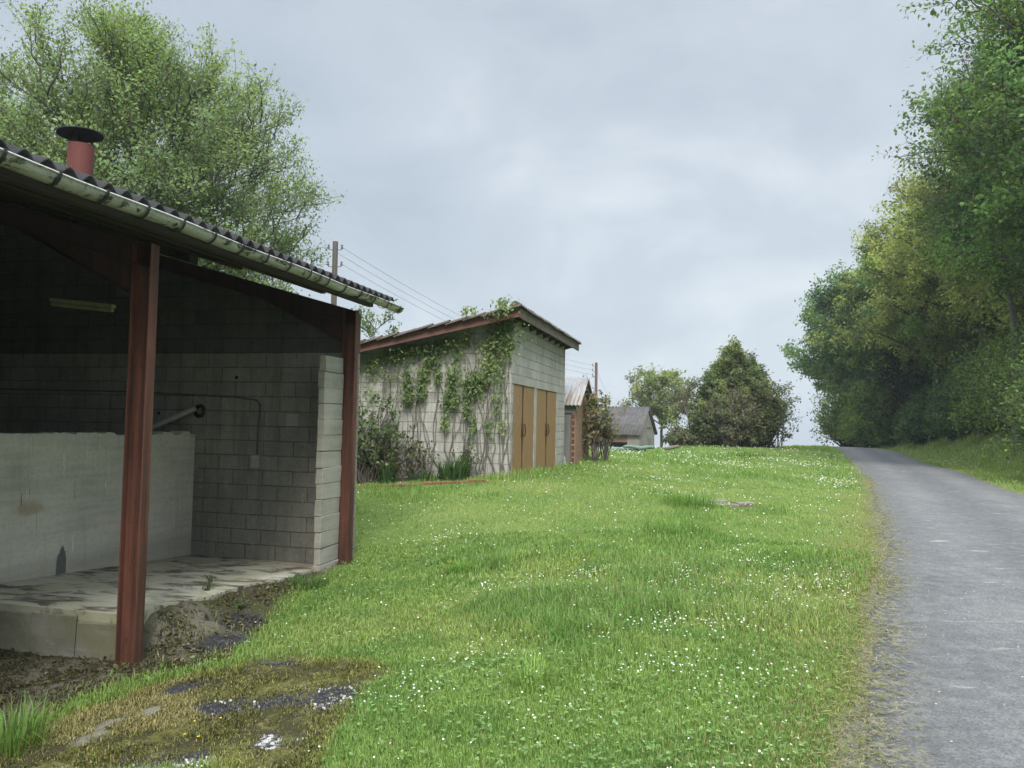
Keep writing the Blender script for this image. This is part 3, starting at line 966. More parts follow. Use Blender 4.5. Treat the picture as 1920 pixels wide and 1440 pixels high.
# posts: rolled I sections, web across the shed
POST_Y = [0.0, -3.82, -7.64]
for py in POST_Y:
    zb = -0.62
    zt = 3.02
    b = MB()
    b.box(-0.009, 0.0, 0, 0, 0, 0) if False else None
    b.box(-0.082, 0.082, py - 0.005, py + 0.005, zb, zt)
    b.box(0.082, 0.093, py - 0.05, py + 0.05, zb, zt)
    b.box(-0.093, -0.082, py - 0.05, py + 0.05, zb, zt)
    b.build('post', M['oxide'], shed, 0.002)
    b = MB()
    zg = gz(*shed_w(0.0, py))
    b.box(-0.13, 0.13, py - 0.10, py + 0.10, zg - 0.03, zg + 0.012)
    b.build('base_plate', M['rust'], shed, 0.003)
    # rafter with a haunch at the post
    sl = math.atan(SL)
    b = MB()
    L_ = 6.6
    for (d0, d1, hw) in ((0.0, -0.012, 0.05), (-0.012, -0.188, 0.005), (-0.188, -0.20, 0.05)):
        b.prism([(0.085, 3.03 + d0 - 0.085 * SL), (0.085, 3.03 + d1 - 0.085 * SL), (-L_, 3.03 + d1 + L_ * SL), (-L_, 3.03 + d0 + L_ * SL)], 'y', py - hw, py + hw)
    b.prism([(-0.094, 2.84), (-0.094, 2.60), (-1.25, 2.83 + 1.25 * SL), (-1.25, 2.84 + 1.25 * SL)], 'y', py - 0.004, py + 0.004)
    b.prism([(-0.094, 2.60), (-0.094, 2.588), (-1.25, 2.818 + 1.25 * SL), (-1.25, 2.83 + 1.25 * SL)], 'y', py - 0.05, py + 0.05)
    b.build('rafter', M['oxide_dark'], shed)
for k, px in enumerate([0.10, -0.62, -1.92, -3.22, -4.52, -5.82]):
    b = MB()
    zt = shed_roof_z(px) - 0.034
    b.box(px - 0.035, px + 0.035, -10.9, 0.38 if k < 2 else 0.35, zt - 0.155, zt)
    b.build('purlin', M['purlin'], shed)
roof_ob = corrugated('roof', M['fibre'], shed, 'y', -11.2, 0.54, [(0.37, shed_roof_z(0.37)), (-3.2, shed_roof_z(-3.2)), (-6.9, shed_roof_z(-6.9))], 0.177, 0.030, 0.011)

# half-round gutter
b = MB()
gc = (0.425, 3.135)
a_ = np.linspace(math.radians(-8), math.radians(-180), 13)
ring_o = [(gc[0] + 0.073 * math.cos(t_), gc[1] + 0.073 * math.sin(t_)) for t_ in a_]
ring_i = [(gc[0] + 0.069 * math.cos(t_), gc[1] + 0.069 * math.sin(t_)) for t_ in a_[::-1]]
nsec = 40
gy_ = np.linspace(-10.5, 0.58, nsec)
ringp = ring_o + ring_i
V = []
for k, yv in enumerate(gy_):
    dz = 0.006 * math.sin(k * 0.9) - 0.004 * (yv)
    V += [(x, yv, z + dz) for x, z in ringp]
m_ = len(ringp)
fs = []
for k in range(nsec - 1):
    for i in range(m_):
        j = (i + 1) % m_
        fs.append((k * m_ + i, k * m_ + j, (k + 1) * m_ + j, (k + 1) * m_ + i))
fs += [tuple(range(m_)), tuple(range((nsec - 1) * m_, nsec * m_))]
b.add(V, fs)
gzz = gc[1]
gut = b.build('gutter', M['gutter'], shed, smooth=True)
b = MB()   # rolled front bead
b.tube([(gc[0] + 0.076, yv, gc[1] - 0.006 + 0.006 * math.sin(k * 0.9) - 0.004 * yv) for k, yv in enumerate(gy_)], 0.009, 6)
b.build('bead', M['gutter'], gut, smooth=True)
for k in range(18):
    yv = 0.45 - k * 0.405
    b = MB()
    dz = -0.004 * yv
    pts = [(gc[0] + 0.084 * math.cos(t_), yv, gc[1] + dz + 0.084 * math.sin(t_)) for t_ in np.linspace(math.radians(5), math.radians(-185), 12)]
    P_ = np.array(pts)
    for i in range(len(P_) - 1):
        q0, q1 = P_[i], P_[i + 1]
        d_ = (q0 + q1) / 2 - np.array([gc[0], yv, gc[1] + dz])
        d_ /= np.linalg.norm(d_)
        t4 = d_ * 0.005
        wv = np.array([0, 0.012, 0])
        b.add([q0 - wv, q0 + wv, q1 + wv, q1 - wv, q0 - wv + t4, q0 + wv + t4, q1 + wv + t4, q1 - wv + t4],
              [(0, 1, 2, 3), (4, 7, 6, 5), (0, 4, 5, 1), (1, 5, 6, 2), (2, 6, 7, 3), (3, 7, 4, 0)])
    b.build('bracket', M['bracket'], gut)

# flue pipe with its flat cowl
CHX, CHY = -1.95, -2.55
zr = shed_roof_z(CHX)
b = MB()
b.tube([(CHX, CHY, zr - 0.05), (CHX, CHY, zr + 0.58)], 0.128, 24)
chim = b.build('chimney', M['chimney'], shed, smooth=True)
b = MB()
nn_ = 28
ang = np.arange(nn_) / nn_ * 2 * np.pi
tiltv = 0.10
cap = []
for (r_, z_) in ((0.015, 0.745), (0.225, 0.705), (0.225, 0.695), (0.015, 0.72)):
    cap += [(CHX - 0.02 + r_ * math.cos(q), CHY + r_ * math.sin(q), zr + z_ + tiltv * 0.12 * math.cos(q) * r_ / 0.2) for q in ang]
fs = []
for k in range(3):
    for i in range(nn_):
        j = (i + 1) % nn_
        fs.append((k * nn_ + i, k * nn_ + j, (k + 1) * nn_ + j, (k + 1) * nn_ + i))
fs += [tuple(range(nn_)), tuple(range(3 * nn_, 4 * nn_))]
b.add(cap, fs)
for q in (0.5, 2.6, 4.7):
    b.tube([(CHX + 0.11 * math.cos(q), CHY + 0.11 * math.sin(q), zr + 0.52), (CHX + 0.10 * math.cos(q), CHY + 0.10 * math.sin(q), zr + 0.715)], 0.008, 5)
b.build('chimney_cap', M['black'], chim)

# stub of stacked blocks beside the far post
b = MB()
zz = -0.42
k = 0
while zz < 2.36:
    b.box(-0.15 + 0.004 * (k % 3), -0.052 - 0.003 * ((k * 5) % 3), -0.56 + 0.006 * ((k * 3) % 4), -0.052, zz, zz + 0.196, 0.003)
    zz += 0.2
    k += 1
b.build('block_pier', M['pier_block'], shed, 0.006)
b = MB()
b.box(-0.93, -0.755, 0.047, 0.052, 1.48, 1.64, 0.002)
b.build('plaster_patch', M['plaster'], end_wall)
b = MB()
for (x_, z_) in ((-1.72, 2.13), (-2.95, 1.62)):
    b = MB()
    b.box(x_ - 0.02, x_ + 0.02, 0.044, 0.053, z_ - 0.02, z_ + 0.02)
    b.build('socket_hole_shade', M['black'], end_wall)  # black block on the wall face, painted for the dark of a hole

b = MB()
b.tube([(-2.28 + 0.07 * math.cos(q), 0.049 + 0.004 * math.sin(q * 3), 1.66 + 0.075 * math.sin(q)) for q in np.linspace(0, 6.0, 9)], 0.03, 5)
b.build('broken_hole_shade', M['black'], end_wall)  # black ring on the wall painting the shade inside a broken hole

# things fixed to or leaning in the shed
swx, swy = shed_w(-1.36, 0.05)
sw = thing('switch_box', 'small pale electric switch box on the grey block end wall', 'switch box', (swx, swy, 0.99), -TILT)
b = MB()
b.box(-0.055, 0.055, -0.055, -0.001, -0.085, 0.085)
b.build('casing', M['box_grey'], sw, 0.006)
b = MB()
b.box(-0.045, 0.045, -0.062, -0.056, 0.0, 0.01)
b.box(-0.045, 0.045, -0.064, -0.056, -0.07, -0.005)
b.build('switch_cover', M['box_grey'], sw, 0.003)
b = MB()
b.tube([(0.01, -0.018, 0.086), (0.012, -0.018, 0.45), (0.03, -0.018, 0.62), (0.028, -0.018, 0.77), (-0.02, -0.018, 0.83), (-0.35, -0.016, 0.87), (-1.2, -0.016, 0.90), (-2.2, -0.016, 0.93), (-4.6, -0.016, 0.95)], 0.011, 6)
b.build('cable', M['wire'], sw, smooth=True)
tlx, tly = shed_w(-2.18, -2.2)
lt = thing('tube_light', 'yellowed fluorescent tube light fitting hanging in the dark shed', 'lamp', (tlx, tly, 2.78), -TILT)
b = MB()
b.box(-0.42, 0.42, -0.035, 0.035, 0.02, 0.06)
b.build('housing', M['cream'], lt, 0.004)
b = MB()
b.tube([(-0.41, 0, -0.006), (0.41, 0, -0.006)], 0.022, 10)
b.build('tube', M['cream'], lt, smooth=True)
b = MB()
for x_ in (-0.3, 0.3):
    b.tube([(x_, 0, 0.06), (x_, 0, 1.15 - SL * x_ + 0.05)], 0.004, 4)
b.build('hanger', M['wire'], lt)
b = MB()
lt.rotation_euler = (math.radians(0), math.radians(6), -TILT)
b.tube([(-2.98, -0.30, 1.33), (-2.3, -0.02, 1.70)], 0.04, 10)
pp = b.build('leaning_pipe', M['cream'], None, smooth=True)
pp.data.materials[0] = M['plaster']
pp.location = (P2W[0], P2W[1], 0)
pp.rotation_euler = (0, 0, -TILT)
tag(pp, 'pale round pipe slanting from the block wall over the low concrete wall', 'pipe')

# ------------------------------------------------------------------ block garage
gar = thing('block_garage', 'concrete block garage with lean-to tiled roof and four ochre door leaves', 'garage', (GAR[0], GAR[1], 0), -TILT)
GS = 0.203


def gar_roof_z(x):
    return 3.705 + GS * (x - 0.20)      # underside of the roof deck


XW = -7.0
b = MB()   # gable wall towards the shed
b.prism([(XW, -0.6), (0.0, -0.6), (0.0, gar_roof_z(0)), (XW, gar_roof_z(XW))], 'y', 0.0, 0.2)
b.build('gable_wall', M['garage_block'], gar)
b = MB()   # front wall with the two openings
for (y0, y1, z0, z1) in ((0.203, 2.13, 2.36, 3.66), (2.13, 2.36, -0.6, 3.66), (2.36, 4.73, 2.36, 3.66), (4.73, 5.85, -0.6, 3.66)):
    b.box(-0.2, -0.001, y0, y1, z0, z1)
fw = b.build('front_wall', M['garage_block'], gar)
b = MB()
b.prism([(XW, -0.6), (-0.2, -0.6), (-0.2, gar_roof_z(-0.2)), (XW, gar_roof_z(XW))], 'y', 5.65, 5.85)
b.box(XW, XW + 0.2, 0.2, 5.65, -0.6, gar_roof_z(XW))
b.build('rear_wall', M['garage_block'], gar)
b = MB()   # smooth cement bands round the doors
b.box(-0.003, 0.006, 0.02, 4.95, 2.365, 2.52, 0.001)
b.box(-0.003, 0.005, 2.14, 2.35, -0.5, 2.364)
b.box(-0.003, 0.005, 4.735, 4.84, -0.5, 2.364)
b.box(-0.003, 0.005, 0.012, 0.075, -0.5, 2.364)
b.build('cement_band', M['render'], gar)
leafs = [(0.08, 1.045, 1), (1.075, 2.125, -1), (2.365, 3.50, 1), (3.535, 4.725, -1)]
for (y0, y1, s) in leafs:
    b = MB()
    nz_ = 12
    zz = np.linspace(-0.1, 2.35, nz_)
    inner = (y1 if s > 0 else y0) + (-s) * np.abs(rng.normal(0, 0.010, nz_))
    outer = np.full(nz_, y0 if s > 0 else y1)
    pl = [(o_, z_) for o_, z_ in zip(outer, zz)] + [(i_, z_) for i_, z_ in zip(inner[::-1], zz[::-1])]
    b.prism(pl, 'x', -0.045, -0.012)
    d = b.build('door', M['door'], gar)
    b = MB()
    yh = (y1 - 0.10) if s > 0 else (y0 + 0.10)
    hz_ = 1.42
    arc = [(-0.012 + 0.05 * math.sin(q), yh + 0.012 * math.cos(q * 2), hz_ + 0.13 * math.cos(q)) for q in np.linspace(0, math.pi, 9)]
    b.tube(arc, 0.012, 6)
    b.build('handle', M['rust'], d, smooth=True)
    b = MB()
    b.prism([((y1 if s > 0 else y0), -0.1), ((y1 if s > 0 else y0), 2.35), ((y1 if s > 0 else y0) - s * 0.05, 2.35), ((y1 if s > 0 else y0) - s * 0.02, 1.8),
             ((y1 if s > 0 else y0) - s * 0.075, 1.35), ((y1 if s > 0 else y0) - s * 0.025, 0.9), ((y1 if s > 0 else y0) - s * 0.045, -0.1)], 'x', -0.0125, -0.0095)
    b.build('rust_gap_edge', M['rust'], d)  # rusty edge, darkened to paint the shaded gap between the leaves too
b = MB()
b.box(-0.19, -0.10, 0.21, 4.72, -0.3, 2.355)
b.build('interior_shade_panel', M['dark'], gar)  # near-black panel painted for the unlit space behind the doors
# roof: deck, tiles, boards, exposed rafter ends
Y0, Y1 = -0.45, 6.5
b = MB()
b.prism([(0.23, gar_roof_z(0.23)), (0.23, gar_roof_z(0.23) + 0.06), (XW - 0.3, gar_roof_z(XW - 0.3) + 0.06), (XW - 0.3, gar_roof_z(XW - 0.3))], 'y', Y0 + 0.04, Y1 - 0.04)
deck = b.build('roof', M['soffit'], gar)
b = MB()
x_ = 0.30
k = 0
while x_ > XW - 0.3:
    zt = gar_roof_z(x_)
    n = int((Y1 - Y0) / 0.2) + 1
    ln = 0.44
    for j in range(n):
        yc = Y0 - 0.02 + j * 0.207
        r0 = 0.085
        dz0 = rng.normal(0, 0.005)
        pts = []
        for (xx, zz_) in ((x_, zt + 0.085 + dz0), (x_ - ln, zt - ln * GS + 0.045 + dz0)):
            for q in np.linspace(0, math.pi, 6):
                pts.append((xx, yc + r0 * math.cos(q), zz_ + 0.055 * math.sin(q)))
        b.add(pts, [(i, i + 1, i + 7, i + 6) for i in range(5)] + [(0, 1, 2, 3, 4, 5), (11, 10, 9, 8, 7, 6)])
    b.box(x_ - 0.37, x_ - 0.004, Y0 + 0.02, Y1 - 0.02, 0, 0) if False else None
    x_ -= 0.36
    k += 1
b.build('roof_tiles', M['tile'], deck)
b = MB()
x0 = 0.30
segs = [0.27]
while segs[-1] > XW - 0.2:
    segs.append(segs[-1] - 0.52)
for a0, a1 in zip(segs[:-1], segs[1:]):   # verge boards drop tile by tile
    zt = gar_roof_z(a1)
    b.prism([(a0, gar_roof_z(a0) + 0.065), (a0, gar_roof_z(a0) - 0.10), (a1, zt - 0.10), (a1, zt + 0.065)], 'y', Y0, Y0 + 0.035)
b.build('verge_board', M['verge'], deck)
b = MB()
a0 = 0.27
while a0 > XW - 0.2:
    a1 = a0 - 0.5
    b.prism([(a0, gar_roof_z(a0) + 0.125), (a0, gar_roof_z(a0) + 0.055), (a1 - 0.03, gar_roof_z(a1) + 0.055), (a1 - 0.03, gar_roof_z(a1) + 0.095)], 'y', Y0 - 0.035, Y0 + 0.18)
    a0 = a1
b.build('verge_tiles', M['tile'], deck)
b = MB()
b.box(0.232, 0.265, Y0 + 0.037, Y1, gar_roof_z(0.19) - 0.10, gar_roof_z(0.19) + 0.115)
b.build('fascia_board', M['fascia'], deck)
b = MB()
yv = Y0 - 0.04
while yv < Y1 - 0.1:
    pts = []
    dz = rng.normal(0, 0.006)
    for yy in (yv, yv + 0.40):
        for q in np.linspace(0, math.pi, 7):
            pts.append((0.22 + 0.095 * math.cos(q), yy, gar_roof_z(0.18) + 0.105 + dz + 0.065 * math.sin(q)))
    b.add(pts, [(i, i + 1, i + 8, i + 7) for i in range(6)] + [tuple(range(7)), tuple(range(13, 6, -1))])
    yv += 0.40
b.tube([(0.16, Y0 + 0.02, gar_roof_z(0.18) + 0.14), (0.16, Y0 + 0.2, gar_roof_z(0.18) + 0.16)], [0.09, 0.08], 8)
b.build('ridge_tiles', M['fascia'], deck)
for k in range(9):
    yv = 0.15 + k * 0.70
    b = MB()
    b.prism([(0.228, gar_roof_z(0.228) - 0.004), (0.228, gar_roof_z(0.228) - 0.08), (-0.0, gar_roof_z(0) - 0.10), (-0.0, gar_roof_z(0) - 0.004)], 'y', yv - 0.04, yv + 0.04)
    b.build('rafter_end', M['soffit'], deck)

# ------------------------------------------------------------------ little brick outhouse
oh = thing('brick_outhouse', 'small orange brick outhouse with rusty corrugated roof beside the garage', 'outhouse', (GAR[0], GAR[1], 0), -TILT)
OX, OY0, OY1 = 0.17, 6.66, 9.25
b = MB()
b.prism([(OY0 + 0.1, -0.3), (OY1, -0.3), (OY1, 2.1), ((OY0 + OY1) / 2, 2.86), (OY0 + 0.1, 2.1)], 'x', OX - 0.2, OX)
b.build('gable_wall', M['brick'], oh)
b = MB()
b.box(-2.4, OX - 0.20, OY1 - 0.2, OY1 - 0.002, -0.3, 2.1)
b.box(-2.4, -2.2, OY0 + 0.1, OY1 - 0.21, -0.3, 2.1)
b.box(-2.19, -0.75, OY0 + 0.1, OY0 + 0.3, -0.3, 2.1)
b.build('wall', M['brick'], oh)
b = MB()
b.box(0.06, OX - 0.003, OY0 + 0.0, OY0 + 0.098, -0.3, 1.86)
pil = b.build('brick_pillar', M['brick'], oh)
b = MB()
for k in range(9):
    for xx in (0.075,):
        b.box(xx, xx + 0.07, OY0 - 0.003, OY0 + 0.01, 0.30 + k * 0.175, 0.30 + k * 0.175 + 0.12)
b.build('brick_hollow_shade', M['hollow'], pil)  # dark patches on the pillar face paint the shade in the hollows
b = MB()
b.box(-0.75, OX - 0.004, OY0 - 0.01, OY0 + 0.12, 1.865, 2.1)
b.build('lintel', M['grey_wood'], oh)
b = MB()
for k in range(5):
    b.box(-0.73 + k * 0.155, -0.580 + k * 0.155, OY0 + 0.03, OY0 + 0.055, 0.35, 1.86, 0.002)
dr = b.build('door', M['grey_wood'], oh)
b = MB()
b.prism([(-0.75, -0.2), (0.02, -0.2), (-0.1, 0.62), (-0.3, 0.74), (-0.6, 0.76), (-0.75, 0.7)], 'y', OY0 - 0.06, OY0 + 0.02)
b.build('door_footing', M['render'], oh, 0.02)
ym = (OY0 + OY1) / 2
o1 = corrugated('roof', M['iron'], oh, 'x', -2.6, OX + 0.17, [(OY0 - 0.16, 2.08), (ym, 2.94)], 0.11, 0.016, 0.004)
o2 = corrugated('roof', M['iron'], oh, 'x', -2.6, OX + 0.17, [(ym + 0.003, 2.942), (OY1 + 0.16, 2.08)], 0.11, 0.016, 0.004)
b = MB()
b.prism([(OY0 - 0.14, 2.05), (ym, 2.905), (OY1 + 0.14, 2.05), (OY1 + 0.14, 1.93), (ym, 2.78), (OY0 - 0.14, 1.93)], 'x', OX + 0.05, OX + 0.09)
b.build('verge_board', M['fascia'], oh)

# ------------------------------------------------------------------ far barn
bx, by_ = 11.35, 68.0
barn = thing('stone_barn', 'distant low barn with grey corrugated roof and pale gable behind the lawn crest', 'barn', (bx, by_, 0), math.radians(-23))
gb = -2.6
b = MB()
b.prism([(0.0, gb), (6.0, gb), (6.0, 0.70), (3.0, 3.0), (0.0, 0.70)], 'x', -0.3, 0.0)
b.prism([(0.0, gb), (6.0, gb), (6.0, 0.70), (3.0, 3.0), (0.0, 0.70)], 'x', -11.0, -10.7)
b.box(-10.7, -0.3, 5.7, 5.998, gb, 0.7)
b.build('gable_wall', M['barn_wall'], barn)
b = MB()
b.box(-1.1, -0.302, 0.0, 0.3, gb, 0.62)
b.build('wall', M['barn_wall'], barn)
b = MB()
for k in range(31):
    b.box(-10.7 + k * 0.312, -10.7 + k * 0.312 + 0.305, 0.02, 0.07, -0.08, 0.62, 0.004)
b.build('cladding', M['barn_plank'], barn)
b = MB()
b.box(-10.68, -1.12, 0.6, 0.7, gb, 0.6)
b.build('interior_shade_panel', M['dark'], barn)  # near-black panel stands in for the shade inside the barn
for xx in (-9.2, -7.0, -4.8, -2.9):
    b = MB()
    b.box(xx, xx + 0.18, 0.08, 0.26, gb, 0.6)
    b.build('post', M['purlin'], barn)
corrugated('roof', M['barn_roof'], barn, 'x', -11.3, 0.25, [(-0.35, 0.60), (3.0, 3.17)], 0.32, 0.045, 0.02, 6)
corrugated('roof', M['barn_roof'], barn, 'x', -11.3, 0.25, [(3.005, 3.17), (6.35, 0.60)], 0.32, 0.045, 0.02, 6)
b = MB()
b.box(0.002, 0.05, 3.2, 4.3, gb, 0.3)
b.box(0.002, 0.06, 2.7, 4.6, 1.25, 1.33)
b.build('door', M['grey_wood'], barn)


# ------------------------------------------------------------------ poles and wires
def ray_at(px, py, Yd):
    d = RM @ np.array([(px - 960) / F, -(py - 720) / F, -1.0])
    d = d / d[1]
    return EYE + d * Yd


def pole(px, ptop, Yd, r, mat, label, arms):
    tp = ray_at(px, ptop, Yd)
    g = gz(tp[0], tp[1]) - 0.3
    t = thing('utility_pole', label, 'utility pole', (tp[0], tp[1], g))
    h = tp[2] - g
    b = MB()
    b.tube([(0, 0, 0), (0.02, 0, h * 0.5), (0, 0, h)], [r * 1.25, r * 1.1, r], 12)
    b.build('shaft', mat, t, smooth=True)
    ends = []
    for (dz, side) in arms:
        b = MB()
        z = h - dz
        s = side
        b.tube([(s * r * 0.8, 0, z - 0.05), (s * (r + 0.13), 0, z - 0.05), (s * (r + 0.16), 0, z)], 0.014, 5)
        hk = b.build('hook', M['rust'], t)
        b = MB()
        b.tube([(s * (r + 0.16), 0, z), (s * (r + 0.16), 0, z + 0.05), (s * (r + 0.16), 0, z + 0.07), (s * (r + 0.16), 0, z + 0.15)], [0.05, 0.055, 0.03, 0.045], 10)
        b.build('insulator', M['ceramic'], hk, smooth=True)
        ends.append(np.array([tp[0] + s * (r + 0.16), tp[1], g + z + 0.06]))
    return tp, ends


tpA, endA = pole(629, 453, 30.0, 0.105, M['pole'], 'weathered wooden utility pole rising behind the open shed roof', [(0.28, 1), (0.28, -1), (0.95, 1), (0.95, -1)])
tpB, endB = pole(1118, 680, 58.0, 0.105, M['pole_red'], 'thin reddish utility pole standing beyond the brick outhouse', [(0.25, -1), (0.62, -1), (0.98, -1)])
b = MB()
plate = b


def wire(p, q, sag, label, r=0.0065):
    t = np.linspace(0, 1, 24)[:, None]
    P_ = p + (q - p) * t
    P_[:, 2] -= sag * 4 * (t * (1 - t))[:, 0]
    b = MB()
    b.tube(P_, r, 5)
    o = b.build('overhead_wire', M['wire'])
    tag(o, label, 'wire', 'overhead wires')


wire(endA[0], endB[0], 0.75, 'topmost overhead wire running between the two utility poles')
wire(endA[2], endB[2], 0.7, 'lowest overhead wire running between the two utility poles')
wire(endA[1] + np.array([0.3, 0, -0.2]), endB[1], 0.75, 'middle overhead wire running between the two utility poles')
bq = np.array([bx, by_, 0]) + np.array([math.cos(math.radians(-23)) * -3.0 - math.sin(math.radians(-23)) * 3.0, math.sin(math.radians(-23)) * -3.0 + math.cos(math.radians(-23)) * 3.0, 3.2])
wire(tpB - np.array([-0.1, 0, 0.7]), bq, 0.3, 'service wire dropping from the reddish pole to the barn roof')
wire(endA[1], endA[1] + np.array([-14, 6, 1.0]), 0.4, 'upper wire leaving the wooden pole into the big tree')
wire(endA[3], endA[3] + np.array([-14, 6, 1.0]), 0.4, 'lower wire leaving the wooden pole into the big tree')


# ------------------------------------------------------------------ trees
def lerp_tint(base, n, var=0.18, hue=0.075):
    base = np.asarray(base, float)
    k = 1 + rng.normal(0, var, (n, 1))
    c = base * np.clip(k, 0.5, 1.6)
    sft = rng.normal(0, hue, (n, 1))
    c = c * np.concatenate([1 + sft, np.ones_like(sft), 1 - sft * 0.5], 1)
    return np.clip(c, 0.004, 0.6)


def make_tree(name, label, cat, loc, H, trunk_r, crown, n_limb=22, n_sub=8, n_twig=6, n_leaf=24, leaf=(0.16, 0.08), tint=(0.07, 0.12, 0.03), tint2=None,
              low=0.15, up=0.5, stems=1, twig_len=0.9, spread=0.2, lean=(0, 0), bark='bark', group=None, droop=0.0, bare=0.0, rz=0.0, inner=0.55, shape=None, sub_len=0.26, clump=0.16):
    global rng
    rng = np.random.default_rng(zlib.crc32(label.encode()))
    cx, cy, cz, rx, ry, rzr = crown
    t = thing(name, label, cat, loc, rz, group)
    polys = {}

    def put(P_, R_, sides):
        polys.setdefault((P_.shape[1], sides), []).append((P_, R_))
    # stems
    stems_top = []
    for s in range(stems):
        a = s / max(stems, 1) * 2 * np.pi + rng.random()
        sp = 0.0 if stems == 1 else 0.35 * rx * (0.5 + 0.5 * rng.random())
        tpx, tpy = cx * 0.8 + lean[0] + sp * math.cos(a), cy * 0.8 + lean[1] + sp * math.sin(a)
        ztop = cz + rzr * (0.55 if stems == 1 else 0.35 + 0.3 * rng.random())
        u = np.linspace(0, 1, 9)[:, None]
        p0 = np.array([0.0 if stems == 1 else 0.12 * math.cos(a), 0.0 if stems == 1 else 0.12 * math.sin(a), -0.3])
        P_ = p0 + u * np.array([0, 0, ztop + 0.3]) + (u ** 1.5) * np.array([tpx, tpy, 0])
        P_[1:, :2] += rng.normal(0, 0.012 * H, (8, 2)) * u[1:] * 0.7
        rr = trunk_r / math.sqrt(stems) * (1 - 0.85 * u[:, 0]) * np.where(u[:, 0] < 0.06, 1.3, 1)
        put(P_[None], rr[None], 8)
        stems_top.append((P_, rr))
    # limbs
    nl = n_limb
    ga = np.arange(nl) * 2.39996 + rng.random() * 6
    cosz = np.clip(1 - 1.75 * (np.arange(nl) + 0.5) / nl + rng.normal(0, 0.08, nl), -0.95, 1)
    rad = rng.uniform(inner, 1.0, nl) ** 0.5
    sn = np.sqrt(np.maximum(1 - cosz ** 2, 0))
    ends = np.stack([cx + rx * rad * sn * np.cos(ga), cy + ry * rad * sn * np.sin(ga), cz + rzr * rad * cosz], 1)
    if shape is not None:
        ends = shape(ends)
    sub_P, sub_R = [], []
    limbP = []
    for k in range(nl):
        P0, R0 = stems_top[k % len(stems_top)]
        zt = np.clip(ends[k, 2] - (0.35 + 0.4 * up) * np.linalg.norm(ends[k, :2] - np.array([cx, cy])), H * low, P0[-1, 2] * 0.97)
        u0 = np.clip((zt + 0.3) / (P0[-1, 2] + 0.3), 0.05, 0.97)
        st = np.array([np.interp(u0, np.linspace(0, 1, 9), P0[:, c]) for c in range(3)])
        r0 = np.interp(u0, np.linspace(0, 1, 9), R0) * 0.62
        u = np.linspace(0, 1, 7)[:, None]
        mid = (st + ends[k]) / 2 + np.array([0, 0, (0.12 * up + 0.02) * np.linalg.norm(ends[k] - st)])
        P_ = (1 - u) ** 2 * st + 2 * u * (1 - u) * mid + u ** 2 * ends[k]
        P_[1:] += rng.normal(0, 0.02 * np.linalg.norm(ends[k] - st), (6, 3)) * u[1:]
        rr = np.maximum(r0 * (1 - 0.85 * u[:, 0]), 0.012)
        limbP.append(P_)
        sub_P.append(P_)
        sub_R.append(rr)
    put(np.array(sub_P), np.array(sub_R), 6)
    L = np.array(limbP)
    # sub-branches
    ns = nl * n_sub
    li = np.repeat(np.arange(nl), n_sub)
    tt = np.tile(np.linspace(0.28, 1.0, n_sub), nl) + rng.normal(0, 0.04, ns)
    tt = np.clip(tt, 0.15, 1.0)
    f = tt * 6
    i0 = np.minimum(f.astype(int), 5)
    fr = (f - i0)[:, None]
    st = L[li, i0] * (1 - fr) + L[li, i0 + 1] * fr
    dr_ = L[li, i0 + 1] - L[li, i0]
    dr_ /= np.linalg.norm(dr_, axis=1, keepdims=True) + 1e-9
    outw = st - np.array([cx, cy, cz - 0.3 * rzr])
    outw /= np.array([rx, ry, rzr])
    outw /= np.linalg.norm(outw, axis=1, keepdims=True) + 1e-9
    d = dr_ * 0.5 + rand_dirs(ns) * 0.75 + outw * 0.4 + np.array([0, 0, up * 0.55])
    d /= np.linalg.norm(d, axis=1, keepdims=True)
    ln = (sub_len * min(rx, rzr)) * rng.uniform(0.55, 1.25, ns)[:, None]
    u = np.linspace(0, 1, 5)[None, :, None]
    S = st[:, None, :] + d[:, None, :] * ln[:, None, :] * u + np.array([0, 0, 1.0]) * (u ** 2) * ln[:, None, :] * (0.22 * up - droop * 0.3)
    S[:, 1:] += rng.normal(0, 0.05, (ns, 4, 3)) * ln[:, None, :]
    put(S, np.linspace(0.022, 0.007, 5)[None].repeat(ns, 0) * (0.6 + H / 25), 4)
    # twigs
    nt = ns * n_twig
    si = np.repeat(np.arange(ns), n_twig)
    tt = np.clip(np.tile(np.linspace(0.25, 1.0, n_twig), ns) + rng.normal(0, 0.06, nt), 0.1, 1.0)
    f = tt * 4
    i0 = np.minimum(f.astype(int), 3)
    fr = (f - i0)[:, None]
    st = S[si, i0] * (1 - fr) + S[si, i0 + 1] * fr
    d2 = d[si] * 0.45 + rand_dirs(nt) * 0.8 + np.array([0, 0, up * 0.75 - droop])
    d2 /= np.linalg.norm(d2, axis=1, keepdims=True)
    tl = twig_len * rng.uniform(0.5, 1.3, nt)[:, None]
    u = np.linspace(0, 1, 3)[None, :, None]
    Tw = st[:, None, :] + d2[:, None, :] * tl[:, None, :] * u
    Tw[:, 1:] += rng.normal(0, 0.06, (nt, 2, 3)) * tl[:, None, :]
    put(Tw, np.linspace(0.009, 0.004, 3)[None].repeat(nt, 0) * (0.6 + H / 25), 3)
    parts = []
    for (n, sd_), lst in polys.items():
        P_ = np.concatenate([x[0] for x in lst])
        R_ = np.concatenate([x[1] for x in lst])
        V, q = tubes(P_, R_, sd_)
        parts.append((V, [q], np.zeros((len(V), 3))))
    V, fg, _ = join_np(parts)
    link('trunk', mesh_np('trunk', V, fg, smooth=True), M[bark], t)
    # leaves
    keep = np.nonzero(rng.random(nt) >= bare)[0]
    wi = np.repeat(keep, n_leaf)
    nlv = len(wi)
    uu = rng.uniform(0.1, 1.05, nlv)[:, None]
